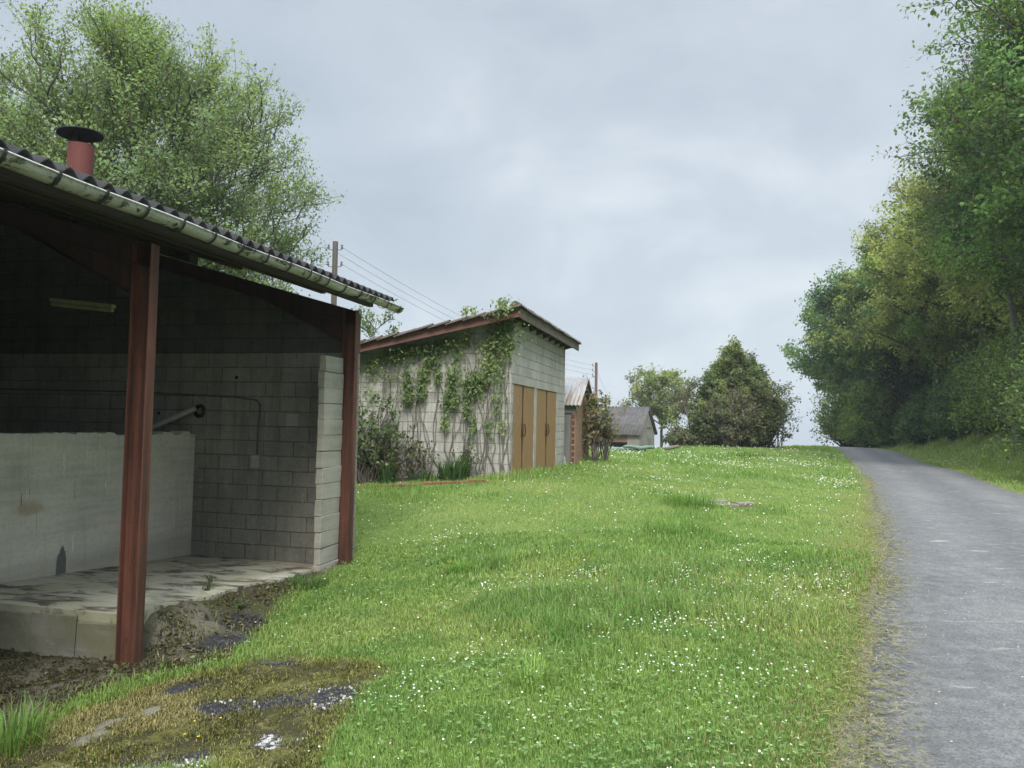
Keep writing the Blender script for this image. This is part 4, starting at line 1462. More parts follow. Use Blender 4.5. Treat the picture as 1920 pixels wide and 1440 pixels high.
    P_ = Tw[wi, 0] + (Tw[wi, 2] - Tw[wi, 0]) * uu + rng.normal(0, spread, (nlv, 3)) * 0.6
    ax_ = d2[wi] * 0.5 + rand_dirs(nlv) + np.array([0, 0, -0.25])
    outd = P_ - np.array([cx, cy, cz - 0.25 * rzr])
    outd /= np.linalg.norm(outd, axis=1, keepdims=True) + 1e-6
    nm = rand_dirs(nlv) * 0.6 + outd * 0.75 + np.array([0, 0, 0.35])
    sz = rng.uniform(0.6, 1.3, nlv)
    base = np.asarray(tint, float)
    tnt = lerp_tint(base, nlv)
    if tint2 is not None:
        gsel = (rng.random(ns) < 0.4)[si][wi]
        tnt[gsel] = lerp_tint(tint2, int(gsel.sum()))
    tnt = tnt * np.clip(1 + rng.normal(0, clump, ns), 0.6, 1.5)[si][wi][:, None]
    V, fg, C = leaves(P_, ax_, nm, leaf[0] * sz, leaf[1] * sz, tnt, 0.3)
    link('crown', mesh_np('crown', V, fg, C), M['leaf'], t)
    return t


def on_ground(px, py, Yd):
    p = ray_at(px, py, Yd)
    return (p[0], p[1], gz(p[0], p[1]))


def xyg(x, y):
    return (x, y, gz(x, y))


# big tree behind the shed, and its neighbour at the picture's edge
make_tree('broadleaf_tree', 'tall light green tree with upright twigs rising behind the open shed', 'tree', xyg(-11.9, 24.0), 13.6, 0.34, (0, 0, 7.5, 5.5, 5.3, 5.8),
          n_limb=185, n_sub=7, n_twig=6, n_leaf=25, leaf=(0.112, 0.062), sub_len=0.17, tint=(0.165, 0.240, 0.105), tint2=(0.205, 0.285, 0.110), low=0.10, up=0.75, stems=8, twig_len=0.75, spread=0.22, inner=0.55, clump=0.12)
make_tree('broadleaf_tree', 'light green tree partly out of frame left of the red chimney', 'tree', xyg(-19.0, 25.0), 12.4, 0.32, (0, 0, 7.6, 5.4, 5.0, 4.8),
          n_limb=80, n_sub=8, n_twig=7, n_leaf=21, leaf=(0.13, 0.066), sub_len=0.19, tint=(0.165, 0.235, 0.085), tint2=(0.225, 0.295, 0.095), low=0.12, up=0.9, stems=5, twig_len=0.75, spread=0.20, inner=0.65)
make_tree('young_tree', 'slender young tree showing above the garage roof beside the shed post', 'tree', xyg(-4.15, 22.5), 4.6, 0.05, (0.1, 0, 3.6, 0.8, 0.8, 1.0),
          n_limb=8, n_sub=4, n_twig=3, n_leaf=8, leaf=(0.11, 0.06), tint=(0.12, 0.19, 0.06), up=0.9, twig_len=0.3, spread=0.08)

# the wood on the bank: (x, y, H, crown radius, tint, tint2, label)
OAK = (0.100, 0.180, 0.055)
OAK2 = (0.150, 0.235, 0.068)
OLV = (0.310, 0.340, 0.120)
OLV2 = (0.270, 0.325, 0.100)
DRK = (0.085, 0.160, 0.062)
WOOD = 'trees of the roadside wood'
wood = [
    (20.0, 26.5, 18.5, 4.9, OAK, OAK2, 'dark green oak at the right edge, tallest and nearest of the roadside wood', 0.0),
    (23.3, 32.5, 18.8, 5.4, OAK, DRK, 'dark green oak second nearest in the roadside wood', 0.0),
    (26.6, 39.0, 17.8, 5.3, OLV, OLV2, 'olive-leaved oak overhanging the bank beside the dark oaks', 0.0),
    (28.9, 47.0, 18.0, 5.6, OLV2, OLV, 'olive green oak in the middle of the roadside wood', 0.0),
    (30.6, 55.0, 17.2, 5.4, OLV, OAK2, 'brownish olive oak leaning toward the road', 0.0),
    (31.8, 63.5, 16.6, 5.6, OLV2, DRK, 'rounded oak beside the road near the crest', 0.0),
    (32.2, 72.0, 15.4, 5.2, OAK2, DRK, 'green tree last in the wood, where the road meets the sky', 0.0),
    (37.0, 44.0, 19.5, 5.5, DRK, OAK, 'dark tree deep in the wood behind the olive oaks', 0.0),
    (38.0, 57.0, 18.5, 5.5, DRK, OAK, 'dark tree deep in the wood near the crest', 0.0),
    (37.5, 50.5, 17.0, 5.5, DRK, OAK2, 'dark tree in the wood behind the gap between two olive trunks', 0.0),
    (41.0, 66.0, 17.0, 5.5, DRK, OAK2, 'dark tree in the wood behind the rounded oak', 0.0),
    (31.0, 33.0, 20.0, 5.5, DRK, OAK, 'dark tall tree behind the two nearest oaks', 0.0),
]
for k, (x, y, H, r, t1, t2, lab, br_) in enumerate(wood):
    lf = 0.125 + 0.0022 * y
    make_tree('oak_tree', lab, 'tree', xyg(x, y), H, 0.36, (-0.4, -0.3, H * 0.62, r, r, H * 0.39), n_limb=44, clump=0.26, n_sub=8, n_twig=7, n_leaf=20,
              leaf=(lf, lf * 0.6), tint=t1, tint2=t2, low=0.24, up=0.35, stems=1, twig_len=0.95, spread=0.30, group=WOOD, inner=0.25)
make_tree('oak_tree', 'thin almost bare tree with pale twigs in front of the dark oaks', 'tree', xyg(23.6, 35.6), 17.2, 0.2, (-2.4, -0.4, 12.8, 2.9, 2.6, 4.6), n_limb=26, n_sub=8, n_twig=5, n_leaf=5,
          leaf=(0.18, 0.09), tint=(0.17, 0.16, 0.07), low=0.3, up=0.35, twig_len=0.9, spread=0.14, bark='bark_pale', bare=0.35, group=WOOD)


def make_bush(name, label, loc, r, h, n=60, n_leaf=40, leaf=(0.12, 0.07), tint=(0.08, 0.13, 0.03), tint2=None, group=None, bark='bark', spread=0.14, bare=0.0, upright=0.5, cat='shrub', squash=1.0, low=0.45):
    global rng
    rng = np.random.default_rng(zlib.crc32(label.encode()))
    t = thing(name, label, cat, loc, 0, group)
    a = rng.random(n) * 2 * np.pi
    rr = np.sqrt(rng.random(n))
    zt = h * (0.35 + 0.65 * np.sqrt(np.maximum(1 - rr ** 2, 0))) * rng.uniform(low, 1.0, n)
    E_ = np.stack([r * rr * np.cos(a), r * squash * rr * np.sin(a), zt], 1)
    st = np.stack([0.2 * r * rr * np.cos(a), 0.2 * r * squash * rr * np.sin(a), np.full(n, -0.1)], 1)
    u = np.linspace(0, 1, 6)[None, :, None]
    mid = (st + E_) / 2 + np.array([0, 0, 1.0]) * (upright * 0.3 * h)
    P_ = (1 - u) ** 2 * st[:, None] + 2 * u * (1 - u) * mid[:, None] + u ** 2 * E_[:, None]
    P_[:, 1:] += rng.normal(0, 0.03 * h, (n, 5, 3))
    R_ = np.linspace(0.018, 0.004, 6)[None].repeat(n, 0) * (0.4 + h / 3)
    nt = n * 5
    si = np.repeat(np.arange(n), 5)
    k = rng.integers(2, 6, nt)
    s2 = P_[si, k]
    d2 = rand_dirs(nt) + np.array([0, 0, 0.5])
    T2 = s2[:, None] + d2[:, None] * (0.16 * h * rng.uniform(0.5, 1.4, nt))[:, None, None] * np.linspace(0, 1, 3)[None, :, None]
    V1, q1 = tubes(P_, R_, 5)
    V2, q2 = tubes(T2, np.linspace(0.006, 0.003, 3)[None].repeat(nt, 0) * (0.4 + h / 3), 3)
    V, fg, _ = join_np([(V1, [q1], np.zeros((len(V1), 3))), (V2, [q2], np.zeros((len(V2), 3)))])
    link('stem', mesh_np('stem', V, fg, smooth=True), M[bark], t)
    keep = np.nonzero(rng.random(nt) >= bare)[0]
    wi = np.repeat(keep, max(1, n_leaf // 5))
    m = len(wi)
    pos = T2[wi, 0] + (T2[wi, 2] - T2[wi, 0]) * rng.uniform(0, 1.1, (m, 1)) + rng.normal(0, spread, (m, 3)) * 0.6
    pos[:, 2] = np.maximum(pos[:, 2], 0.02)
    sz = rng.uniform(0.65, 1.3, m)
    tn = lerp_tint(tint, m)
    if tint2 is not None:
        g = (rng.random(nt) < 0.4)[wi]
        tn[g] = lerp_tint(tint2, int(g.sum()))
    od = pos - np.array([0, 0, 0.3 * h])
    od /= np.linalg.norm(od, axis=1, keepdims=True) + 1e-6
    V, fg, C = leaves(pos, rand_dirs(m) + np.array([0, 0, -0.1]), rand_dirs(m) * 0.6 + od * 0.75 + np.array([0, 0, 0.35]), leaf[0] * sz, leaf[1] * sz, tn, 0.3)
    link('foliage', mesh_np('foliage', V, fg, C), M['leaf'], t)
    return t


# undergrowth along the foot of the wood
UND = 'undergrowth shrubs at the foot of the wood'
UG1, UG2, UG3 = (0.150, 0.235, 0.066), (0.205, 0.290, 0.078), (0.105, 0.180, 0.058)
und = [
    (19.0, 25.2, 1.6, 2.2, UG2, UG1, 'low bright shrub on the bank at the right picture edge'),
    (22.6, 31.8, 1.5, 1.9, UG2, UG1, 'low bright shrub on the bank below the second oak'),
    (17.2, 23.6, 2.4, 3.6, UG1, UG3, 'leafy green shrub nearest the right picture edge'),
    (19.6, 27.0, 2.3, 4.0, UG3, UG1, 'dark green shrub on the bank under the nearest oak'),
    (21.8, 31.0, 2.3, 4.6, UG1, UG2, 'mid green shrub on the bank under the second oak'),
    (23.4, 35.2, 2.2, 5.2, UG2, UG1, 'bright green tall shrub on the bank in front of the olive oak'),
    (25.2, 39.5, 2.2, 5.4, UG1, UG2, 'tall yellow-green shrub beside the ivy-clad trunk'),
    (26.6, 43.5, 1.9, 4.8, UG2, UG3, 'narrow bright shrub where the bank gets low'),
    (28.3, 49.5, 1.7, 4.2, UG3, DRK, 'dark shrub at the end of the steep bank'),
    (29.4, 55.0, 1.5, 3.2, UG3, DRK, 'dark green shrub in the shade of the leaning oak'),
    (29.4, 62.5, 1.8, 5.2, UG2, UG1, 'bright green shrub beside the road near the crest'),
    (29.6, 67.5, 2.3, 6.6, UG2, UG1, 'light green shrub at the end of the wood'),
    (32.8, 66.0, 2.4, 6.0, UG1, UG3, 'green shrub behind the last roadside shrubs'),
    (31.8, 50.0, 2.8, 5.5, UG3, DRK, 'dark shrub deep in the wood behind the trunks'),
    (36.5, 68.0, 3.2, 8.0, UG3, DRK, 'tall shrub far behind the leaning oak'),
    (34.3, 63.0, 2.6, 7.5, UG3, DRK, 'tall shrub behind the rounded oak trunk'),
    (34.5, 56.5, 3.2, 7.0, UG3, DRK, 'tall shrub closing the wood between the olive trunks', ),
    (33.0, 47.5, 3.0, 7.0, UG3, DRK, 'tall dark shrub in the wood behind the steep bank', ),
    (28.8, 41.0, 2.8, 6.0, UG3, UG1, 'shrub rising behind the tall yellow-green shrub'),
    (25.4, 31.5, 2.8, 6.0, DRK, UG3, 'dark shrub in the wood behind the second oak'),
]
for (x, y, r, h, t1, t2, lab) in und:
    x += 0.8 * float(sstep(62, 40, np.array(y)))
    lf = 0.065 + 0.0025 * y
    make_bush('undergrowth_shrub', lab, xyg(x, y), r * 1.1, h * 1.1, 170, 85, (lf, lf * 0.6), t1, t2, UND, spread=0.28, low=0.12)

# the group on the crest of the lawn
def cone_shape(cx, cy, z0, z1, r):
    def f(E_):
        k = np.clip((E_[:, 2] - z0) / (z1 - z0), 0, 1)
        lim = r * (1 - k) ** 0.85 + 0.06
        d = E_[:, :2] - np.array([cx, cy])
        dn = np.linalg.norm(d, axis=1) + 1e-6
        E_[:, :2] = np.array([cx, cy]) + d / dn[:, None] * np.minimum(dn, lim)[:, None]
        return E_
    return f


cpos = on_ground(1385, 832, 48.5)
make_tree('conifer_tree', 'dense pointed evergreen with yellowish tips on the crest of the lawn', 'tree', cpos, 6.0, 0.2, (-0.3, 0, 2.5, 2.9, 2.4, 3.4), n_limb=110, n_sub=8, n_twig=6, n_leaf=20,
          leaf=(0.19, 0.10), tint=(0.105, 0.150, 0.055), tint2=(0.18, 0.215, 0.075), low=0.04, up=0.5, twig_len=0.34, spread=0.15, inner=0.2, shape=cone_shape(-0.3, 0, 0.0, 6.2, 3.2))
for (px, Yd, r, h, t1, t2, lab, br_, bk) in [
    (1368, 46.0, 1.7, 3.7, (0.125, 0.145, 0.065), (0.155, 0.14, 0.085), 'brownish tangled shrub in front of the pointed evergreen', 0.35, 'bark_pale'),
    (1436, 46.5, 1.5, 3.9, (0.085, 0.12, 0.045), (0.13, 0.145, 0.05), 'dark green shrub on the right side of the evergreen', 0.0, 'bark'),
    (1408, 46.0, 1.3, 2.4, (0.08, 0.105, 0.04), (0.13, 0.145, 0.055), 'low dark shrub below the evergreen', 0.0, 'bark'),
    (1326, 46.5, 0.9, 2.5, (0.10, 0.13, 0.05), (0.08, 0.11, 0.04), 'dark green shrub left of the evergreen', 0.0, 'bark'),
    (1282, 47.0, 1.2, 1.3, (0.125, 0.15, 0.065), (0.15, 0.14, 0.085), 'low brownish shrub between barn and evergreen', 0.1, 'bark'),
]:
    make_bush('crest_shrub', lab, on_ground(px, 834, Yd), r, h, 90, 75, (0.17, 0.10), t1, t2, 'shrubs on the crest of the lawn', bk, 0.15, br_)
make_tree('shrubby_tree', 'sparse twiggy tree with grey stems left of the evergreen', 'tree', on_ground(1298, 834, 49), 4.4, 0.09, (0, 0, 2.9, 1.5, 1.3, 1.5), n_limb=18, n_sub=6, n_twig=5, n_leaf=5,
          leaf=(0.13, 0.08), tint=(0.13, 0.125, 0.08), up=0.6, stems=4, twig_len=0.4, spread=0.1, bark='bark_pale', bare=0.4, low=0.2)
make_tree('shrubby_tree', 'small sparse tree with hanging twigs right of the evergreen', 'tree', on_ground(1462, 834, 50), 4.2, 0.08, (0.2, 0, 2.7, 1.0, 1.0, 1.5), n_limb=12, n_sub=5, n_twig=5, n_leaf=5,
          leaf=(0.13, 0.08), tint=(0.11, 0.135, 0.06), up=0.5, stems=2, twig_len=0.4, spread=0.1, bark='bark_pale', bare=0.35, low=0.2)
make_tree('broadleaf_tree', 'pale yellow-green tree beyond the barn gable', 'tree', xyg(15.3, 78.0), 9.2, 0.2, (-0.3, 0, 6.2, 3.9, 3.4, 2.9), n_limb=26, n_sub=7, n_twig=5, n_leaf=10,
          leaf=(0.30, 0.17), tint=(0.19, 0.235, 0.09), tint2=(0.23, 0.265, 0.10), up=0.5, twig_len=0.7, spread=0.22, low=0.3, inner=0.3)

# ------------------------------------------------------------------ climber on the garage
iv = thing('climbing_vine', 'green creeper with bare hanging stems covering the garage gable', 'climber', (GAR[0], GAR[1], 0), -TILT)


def wall_pt(px, py):
    """Point on the garage gable (local x, z) from the survey."""
    d = RM @ np.array([(px - 960) / F, -(py - 720) / F, -1.0])
    d = d / d[1]
    Yv = 15.2
    for _ in range(6):
        lx, ly = gar_xy(d[0] * Yv, Yv)
        Yv -= ly * 0.98
    return gar_xy(d[0] * Yv, Yv)[0], 1.6 + d[2] * Yv


clumps = [  # px, py, half-width, half-height (pixels of the survey), leaves
    (947, 622, 26, 34, 420), (925, 650, 22, 28, 220), (918, 690, 18, 26, 120), (905, 720, 12, 22, 60), (940, 700, 14, 40, 60), (893, 712, 12, 16, 90), (880, 728, 16, 24, 130),
    (960, 585, 16, 16, 160), (957, 572, 9, 6, 40), (840, 640, 26, 20, 260), (852, 712, 12, 34, 150), (845, 752, 14, 14, 110), (838, 792, 7, 14, 40),
    (780, 640, 34, 18, 300), (748, 654, 26, 22, 240), (767, 715, 9, 34, 120), (768, 745, 12, 12, 60), (795, 722, 9, 26, 110), (802, 690, 10, 24, 80), (815, 668, 14, 20, 110), (879, 618, 9, 22, 80),
    (893, 588, 14, 7, 60), (716, 662, 24, 14, 130), (700, 690, 18, 20, 60), (735, 705, 16, 12, 30), (878, 770, 8, 16, 40), (890, 800, 7, 22, 40), (825, 700, 6, 20, 40), (865, 660, 10, 26, 60),
    (935, 760, 8, 26, 40), (920, 800, 8, 22, 24), (945, 800, 6, 18, 20), (960, 650, 10, 26, 80), (700, 740, 14, 16, 26), (745, 628, 14, 8, 20)]
Lp, La, Ln, Lw, Lt = [], [], [], [], []
for (px, py, hw, hh, n) in clumps:
    lx, lz = wall_pt(px, py)
    n = int(n * (1.0 if py < 665 else 1.6))
    s = 0.0111
    xx = lx + rng.normal(0, hw * s * 0.55, n)
    zz = lz + rng.normal(0, hh * s * 0.55, n)
    yy = -0.04 - np.abs(rng.normal(0, 0.09, n))
    if py > 600 and px < 935:
        zz = np.minimum(zz, gar_roof_z(xx) - 0.12 - np.abs(rng.normal(0, 0.10, n)))
    top_ = zz > gar_roof_z(xx) - 0.05
    yy = np.where(top_, rng.uniform(-0.68, -0.2, n), yy)
    Lp.append(np.c_[xx, yy, zz])
    Lt.append(lerp_tint((0.150, 0.215, 0.085) if rng.random() < 0.5 else (0.205, 0.265, 0.105), n, 0.22))
P_ = np.concatenate(Lp)
n = len(P_)
V, fg, C = leaves(P_, rand_dirs(n) * 0.7 + np.array([0, -0.3, -0.7]), rand_dirs(n) * 0.6 + np.array([0, -0.9, 0.4]), rng.uniform(0.045, 0.095, n), rng.uniform(0.032, 0.060, n), np.concatenate(Lt), 0.25)
link('foliage', mesh_np('foliage', V, fg, C), M['leaf'], iv)
Ps = []
for px in list(rng.uniform(755, 955, 36)) + list(rng.uniform(680, 760, 10)):
    lx, _ = wall_pt(px, 700)
    z0 = 0.35
    z1 = min(gar_roof_z(lx) - 0.1, rng.uniform(2.2, 3.4))
    u = np.linspace(0, 1, 14)
    wob = np.cumsum(rng.normal(0, 0.035, 14))
    drift = rng.normal(0, 0.22) * u
    Ps.append(np.c_[lx + wob + drift, -0.025 - 0.03 * np.abs(np.sin(u * 5 + lx)), z0 + (z1 - z0) * u])
Ps = np.array(Ps)
V, q = tubes(Ps, np.linspace(0.011, 0.005, 14)[None].repeat(len(Ps), 0) * rng.uniform(0.6, 1.3, (len(Ps), 1)), 5)
link('stem', mesh_np('stem', V, [q], smooth=True), M['bark_pale'], iv)

# planting at the foot of the garage
x_, y_ = gar_w(-2.75, -0.55)
make_bush('rose_bush', 'dark-leaved rose bush against the garage wall beside the far shed post', xyg(x_, y_), 0.85, 1.75, 46, 42, (0.085, 0.06), (0.100, 0.160, 0.065), (0.15, 0.19, 0.085), None, 'bark', 0.07, 0.0, cat='shrub', squash=0.6)
x_, y_ = gar_w(-1.95, -0.45)
make_bush('rose_bush', 'smaller leggy rose bush leaning right of the dark rose bush', xyg(x_, y_), 0.5, 1.15, 16, 26, (0.085, 0.06), (0.085, 0.105, 0.045), (0.12, 0.12, 0.06), None, 'bark', 0.07, 0.2, squash=0.6)


def blade_clump(name, label, loc, r, h, n, tint, cat='plant', group=None, wd=0.022):
    a = rng.random(n) * 2 * np.pi
    rr = r * np.sqrt(rng.random(n))
    P_ = np.c_[rr * np.cos(a), rr * np.sin(a), np.zeros(n)]
    hh = h * rng.uniform(0.6, 1.15, n)
    V, fg, C = blades(P_, hh, np.full(n, wd) * rng.uniform(0.7, 1.2, n), a + rng.normal(0, 0.6, n), np.clip(rng.normal(0.5, 0.24, n), 0.02, 0.95), lerp_tint(tint, n))
    o = link(name, mesh_np(name, V, fg, C), M['grass'])
    o.location = loc
    return tag(o, label, cat, group)


x_, y_ = gar_w(-1.0, -0.45)
blade_clump('iris_clump', 'clump of tall green iris blades under the vine stems', xyg(x_, y_), 0.30, 0.50, 130, (0.07, 0.135, 0.05), 'plant', None, 0.03)
x_, y_ = gar_w(-2.30, -0.62)
blade_clump('iris_clump', 'iris blades beside the dark rose bush', xyg(x_, y_), 0.16, 0.46, 60, (0.085, 0.15, 0.06), 'plant', None, 0.026)
x_, y_ = gar_w(-1.55, -0.5)
blade_clump('iris_clump', 'short sparse iris blades between the two taller clumps', xyg(x_, y_), 0.3, 0.26, 60, (0.085, 0.15, 0.06), 'plant', None, 0.022)
x_, y_ = gar_w(-0.85, -0.3)
make_bush('seedling_shrub', 'thin leafy shrub rising behind the tall iris clump', xyg(x_, y_), 0.22, 0.75, 10, 20, (0.07, 0.045), (0.10, 0.15, 0.05), None, None, 'bark', 0.05)

# the row of edging bricks
for k in range(15):
    p = px_ground(664 + k * 17.2, 917 - k * 0.95)
    b = MB()
    hgt = 0.035 + 0.035 * rng.random()
    b.prism([(-0.10, -0.08), (0.10, -0.08), (0.105, hgt * 0.8), (0.06, hgt * (0.8 + 0.3 * rng.random())), (-0.02, hgt), (-0.09, hgt * 0.75)], 'y', -0.05, 0.05)
    o = b.build('edging_brick', M['clay'], None, 0.008)
    o.location = p
    o.rotation_euler = (rng.normal(0, 0.08), rng.normal(0, 0.06), -TILT + rng.normal(0, 0.12))
    tag(o, 'broken terracotta brick in the low edging row before the garage', 'brick', 'edging bricks before the garage')

# climber on the outhouse gable
x_, y_ = gar_w(0.50, 8.2)
make_bush('wall_shrub', 'reddish brown leafed shrub trained against the brick outhouse', xyg(x_, y_), 0.52, 2.35, 15, 60, (0.12, 0.08), (0.23, 0.20, 0.12), (0.15, 0.20, 0.09), None, 'bark', 0.12, upright=0.8, low=0.55)
x_, y_ = gar_w(0.75, 8.6)
make_bush('wall_shrub', 'upper red-tinged shoots of the outhouse shrub standing against the sky', xyg(x_, y_), 0.36, 2.6, 9, 20, (0.12, 0.08), (0.20, 0.135, 0.11), (0.14, 0.15, 0.08), None, 'bark', 0.08, upright=1.0)

# green tarpaulin rolls and a log on the crest
tp = [((1120, 846), (1168, 845), 0.09, 'short green tarpaulin roll nearest the outhouse shrub'), ((1145, 847), (1210, 845), 0.085, 'long green tarpaulin roll in the middle of the pile'),
      ((1170, 842), (1226, 838), 0.08, 'green tarpaulin roll at the right end, lying across the others')]
for (a_p, b_p, r_, lab) in tp:
    pa, pb = ray_at(a_p[0], a_p[1], 34.0), ray_at(b_p[0], b_p[1], 35.0)
    u = np.linspace(0, 1, 14)[:, None]
    P_ = pa + (pb - pa) * u
    P_[:, 2] = ground_z(P_[:, 0], P_[:, 1]) + r_ * 0.9 + (0.12 if 'across' in lab else 0.0) + 0.02 * np.sin(u[:, 0] * 9)
    P_[:, 1] += 0.08 * np.sin(u[:, 0] * 7)
    b = MB()
    b.tube(P_, r_ * (1 + 0.18 * rng.normal(size=14) * 0.6), 9)
    tag(b.build('tarpaulin_roll', M['tarp'], None, smooth=True), lab, 'tarpaulin', 'green tarpaulin rolls on the crest')
pa, pb = ray_at(1245, 842, 36.0), ray_at(1272, 838, 36.6)
u = np.linspace(0, 1, 6)[:, None]
P_ = pa + (pb - pa) * u
P_[:, 2] = ground_z(P_[:, 0], P_[:, 1]) + 0.12 + u[:, 0] * 0.12
b = MB()
b.tube(P_, [0.06, 0.08, 0.09, 0.085, 0.08, 0.07], 8)
tag(b.build('log', M['bark_pale'], None, smooth=True), 'pale fallen log on the lawn crest right of the tarpaulin rolls', 'log')

# drain pit in the lawn
dx, dy, dz = px_ground(1352, 945)
dr_t = thing('drain_pit', 'sunken drain pit edged with stones in the middle of the lawn', 'drain', (dx, dy, dz - 0.075), 0.2)
b = MB()
nn_ = 26
pts = []
for k, (rr_, zz_) in enumerate([(0.55, 0.03), (0.47, 0.075), (0.36, 0.03), (0.2, 0.0)]):
    for q in np.arange(nn_) / nn_ * 2 * np.pi:
        j = 1 + rng.normal(0, 0.06)
        pts.append((rr_ * j * 1.25 * math.cos(q), rr_ * j * 0.8 * math.sin(q), zz_ + rng.normal(0, 0.012)))
fs = []
for k in range(3):
    for i in range(nn_):
        j = (i + 1) % nn_
        fs.append((k * nn_ + i, k * nn_ + j, (k + 1) * nn_ + j, (k + 1) * nn_ + i))
fs.append(tuple(range(3 * nn_, 4 * nn_)))
b.add(pts, fs)
soilm = mat_plain('dead leaves', (0.12, 0.075, 0.045), (0.05, 0.038, 0.026), 22, 0.95, bstr=0.8)
b.build('leaf_bed', soilm, dr_t)
for (sx_, sy_, sl_, sw_, rz_) in [(0.45, -0.05, 0.34, 0.12, 0.15), (-0.05, -0.34, 0.42, 0.13, -0.05), (-0.45, -0.2, 0.3, 0.12, 0.5), (0.1, 0.35, 0.4, 0.12, 0.05)]:
    b = MB()
    b.obox(Matrix.Translation((sx_, sy_, 0.06)) @ Matrix.Rotation(rz_, 4, 'Z') @ Matrix.Rotation(rng.normal(0, 0.08), 4, 'X'), -sl_ / 2, sl_ / 2, -sw_ / 2, sw_ / 2, -0.06, 0.05)
    b.build('edge_stone', M['stone'], dr_t, 0.02)


# ------------------------------------------------------------------ grass, flowers, litter
def allowed(x, y):
    c = cover(x, y)
    sx_, sy_ = shed_xy(x, y)
    g1, g2 = gar_xy(x, y)
    ok = ~((sx_ < -0.05) & (sx_ > -7) & (sy_ > -11.3) & (sy_ < 0.3))
    ok &= ~((g1 < 0.02) & (g1 > -7.2) & (g2 > -0.02) & (g2 < 9.3))
    ok &= ~((np.abs((x - dx) / 0.62) ** 2 + np.abs((y - dy) / 0.42) ** 2) < 1)
    return ok, c


SWALE = poly_px([(1275, 935), (1290, 980), (1255, 1040), (1190, 1110), (1120, 1180), (1090, 1240)])


def swale(x, y):
    dm = np.full(np.shape(x), 1e9)
    for (ax, ay), (bx_, by2) in zip(SWALE[:-1], SWALE[1:]):
        ex, ey = bx_ - ax, by2 - ay
        t = np.clip(((x - ax) * ex + (y - ay) * ey) / (ex * ex + ey * ey), 0, 1)
        dm = np.minimum(dm, np.hypot(x - ax - t * ex, y - ay - t * ey))
    return np.exp(-(dm / (0.22 + 0.03 * y)) ** 2)


def scatter(n, dmin, dmax, a0, a1, power):
    """Positions in the lawn seen from the road, thinning with distance."""
    u = rng.random(n)
    if power == 2:
        d = dmin * (dmax / dmin) ** u
    else:
        k = 2 - power
        d = (dmin ** k + u * (dmax ** k - dmin ** k)) ** (1 / k)
    a = rng.uniform(a0, a1, n)
    return d * np.sin(a), d * np.cos(a), d


def grass_field(N, dmin, dmax, a0, a1, near):
    x, y, d = scatter(N, dmin, dmax, a0, a1, 2)
    ok, c = allowed(x, y)
    r = rng.random(len(x))
    dens = 1 - 0.93 * c['soil'] - 0.0 * c['moss']
    dens = dens * (1 - 0.90 * c['moss']) * (1 - 0.96 * c['tar']) * (1 - c['conc']) * (1 - 0.82 * c['gravel'])
    dens *= np.where((x > road_l(y) + 0.22) & (x < road_r(y) - 0.12), 0, 1)
    dens *= 1 - 0.25 * c['dry']
    ok &= r < dens
    x, y, d = x[ok], y[ok], d[ok]
    c = {k: v[ok] for k, v in c.items()}
    n = len(x)
    z = ground_z(x, y)
    patch = fbm(x, y, 0.45, 4)
    sw_ = swale(x, y)
    tall = np.clip(sstep(0.55, 0.70, fbm(x + 40, y + 10, 0.55, 3)) + 0.7 * sw_ * sstep(0.4, 0.6, fbm(x, y, 1.1, 3)), 0, 1.2)
    bankk = sstep(1.2, 2.6, x - road_r(y))
    edge_t = np.exp(-np.abs(shed_xy(x, y)[0] - 0.15) / 0.25) * (shed_xy(x, y)[1] > 0.0) * (shed_xy(x, y)[1] < 4)
    gl = gar_xy(x, y)
    wall_t = np.exp(-np.abs(gl[0] - 0.1) / 0.3) * (gl[1] > -0.6) * (gl[1] < 10)
    h = (0.026 + 0.034 * patch + 0.085 * tall + 0.16 * bankk + 0.12 * wall_t) * rng.uniform(0.5, 1.35, n)
    h *= 1 - 0.6 * c['moss'] - 0.35 * c['dry'] - 0.3 * c['gravel']
    h *= 1 + 0.35 * sstep(12, 45, d)
    wd = (0.0021 + 0.0009 * d) * rng.uniform(0.7, 1.3, n)
    hue = fbm(x - 20, y, 0.32, 4)
    fine = fbm(x, y + 50, 1.7, 3)
    g0 = np.array([0.200, 0.310, 0.080])
    g1 = np.array([0.258, 0.345, 0.105])
    g2 = np.array([0.142, 0.255, 0.066])
    straw = np.array([0.30, 0.29, 0.13])
    T = g0 + (g1 - g0) * sstep(0.42, 0.66, hue)[:, None]
    T = T + (g2 - T) * np.clip(0.75 * sstep(0.46, 0.66, fine) + 0.28 * sw_ + 0.32 * tall, 0, 0.9)[:, None]
    T = T + (np.array([0.290, 0.360, 0.115]) - T) * (0.7 * sstep(0.0, 0.8, x - road_r(y)))[:, None]  # paler right of the road, painted to offset the trees' shade
    pd = 0.03 + 0.45 * c['moss'] + 0.34 * c['dry'] + 0.4 * c['gravel'] + 0.07 * sstep(0.60, 0.72, hue) + 0.25 * c['soil']
    isd = rng.random(n) < pd
    T[isd] = straw * rng.uniform(0.6, 1.25, (isd.sum(), 1))
    yl = (c['moss'] > 0.4) & ~isd
    T[yl] = T[yl] * np.array([1.25, 0.95, 0.8])
    T *= np.clip(1 + rng.normal(0, 0.16, (n, 1)), 0.5, 1.5)
    az = rng.random(n) * 2 * np.pi
    lean = np.clip(np.abs(rng.normal(0.42, 0.25, n)), 0.02, 0.95)
    return blades(np.c_[x, y, z - 0.004], h, wd, az, lean, T, near)


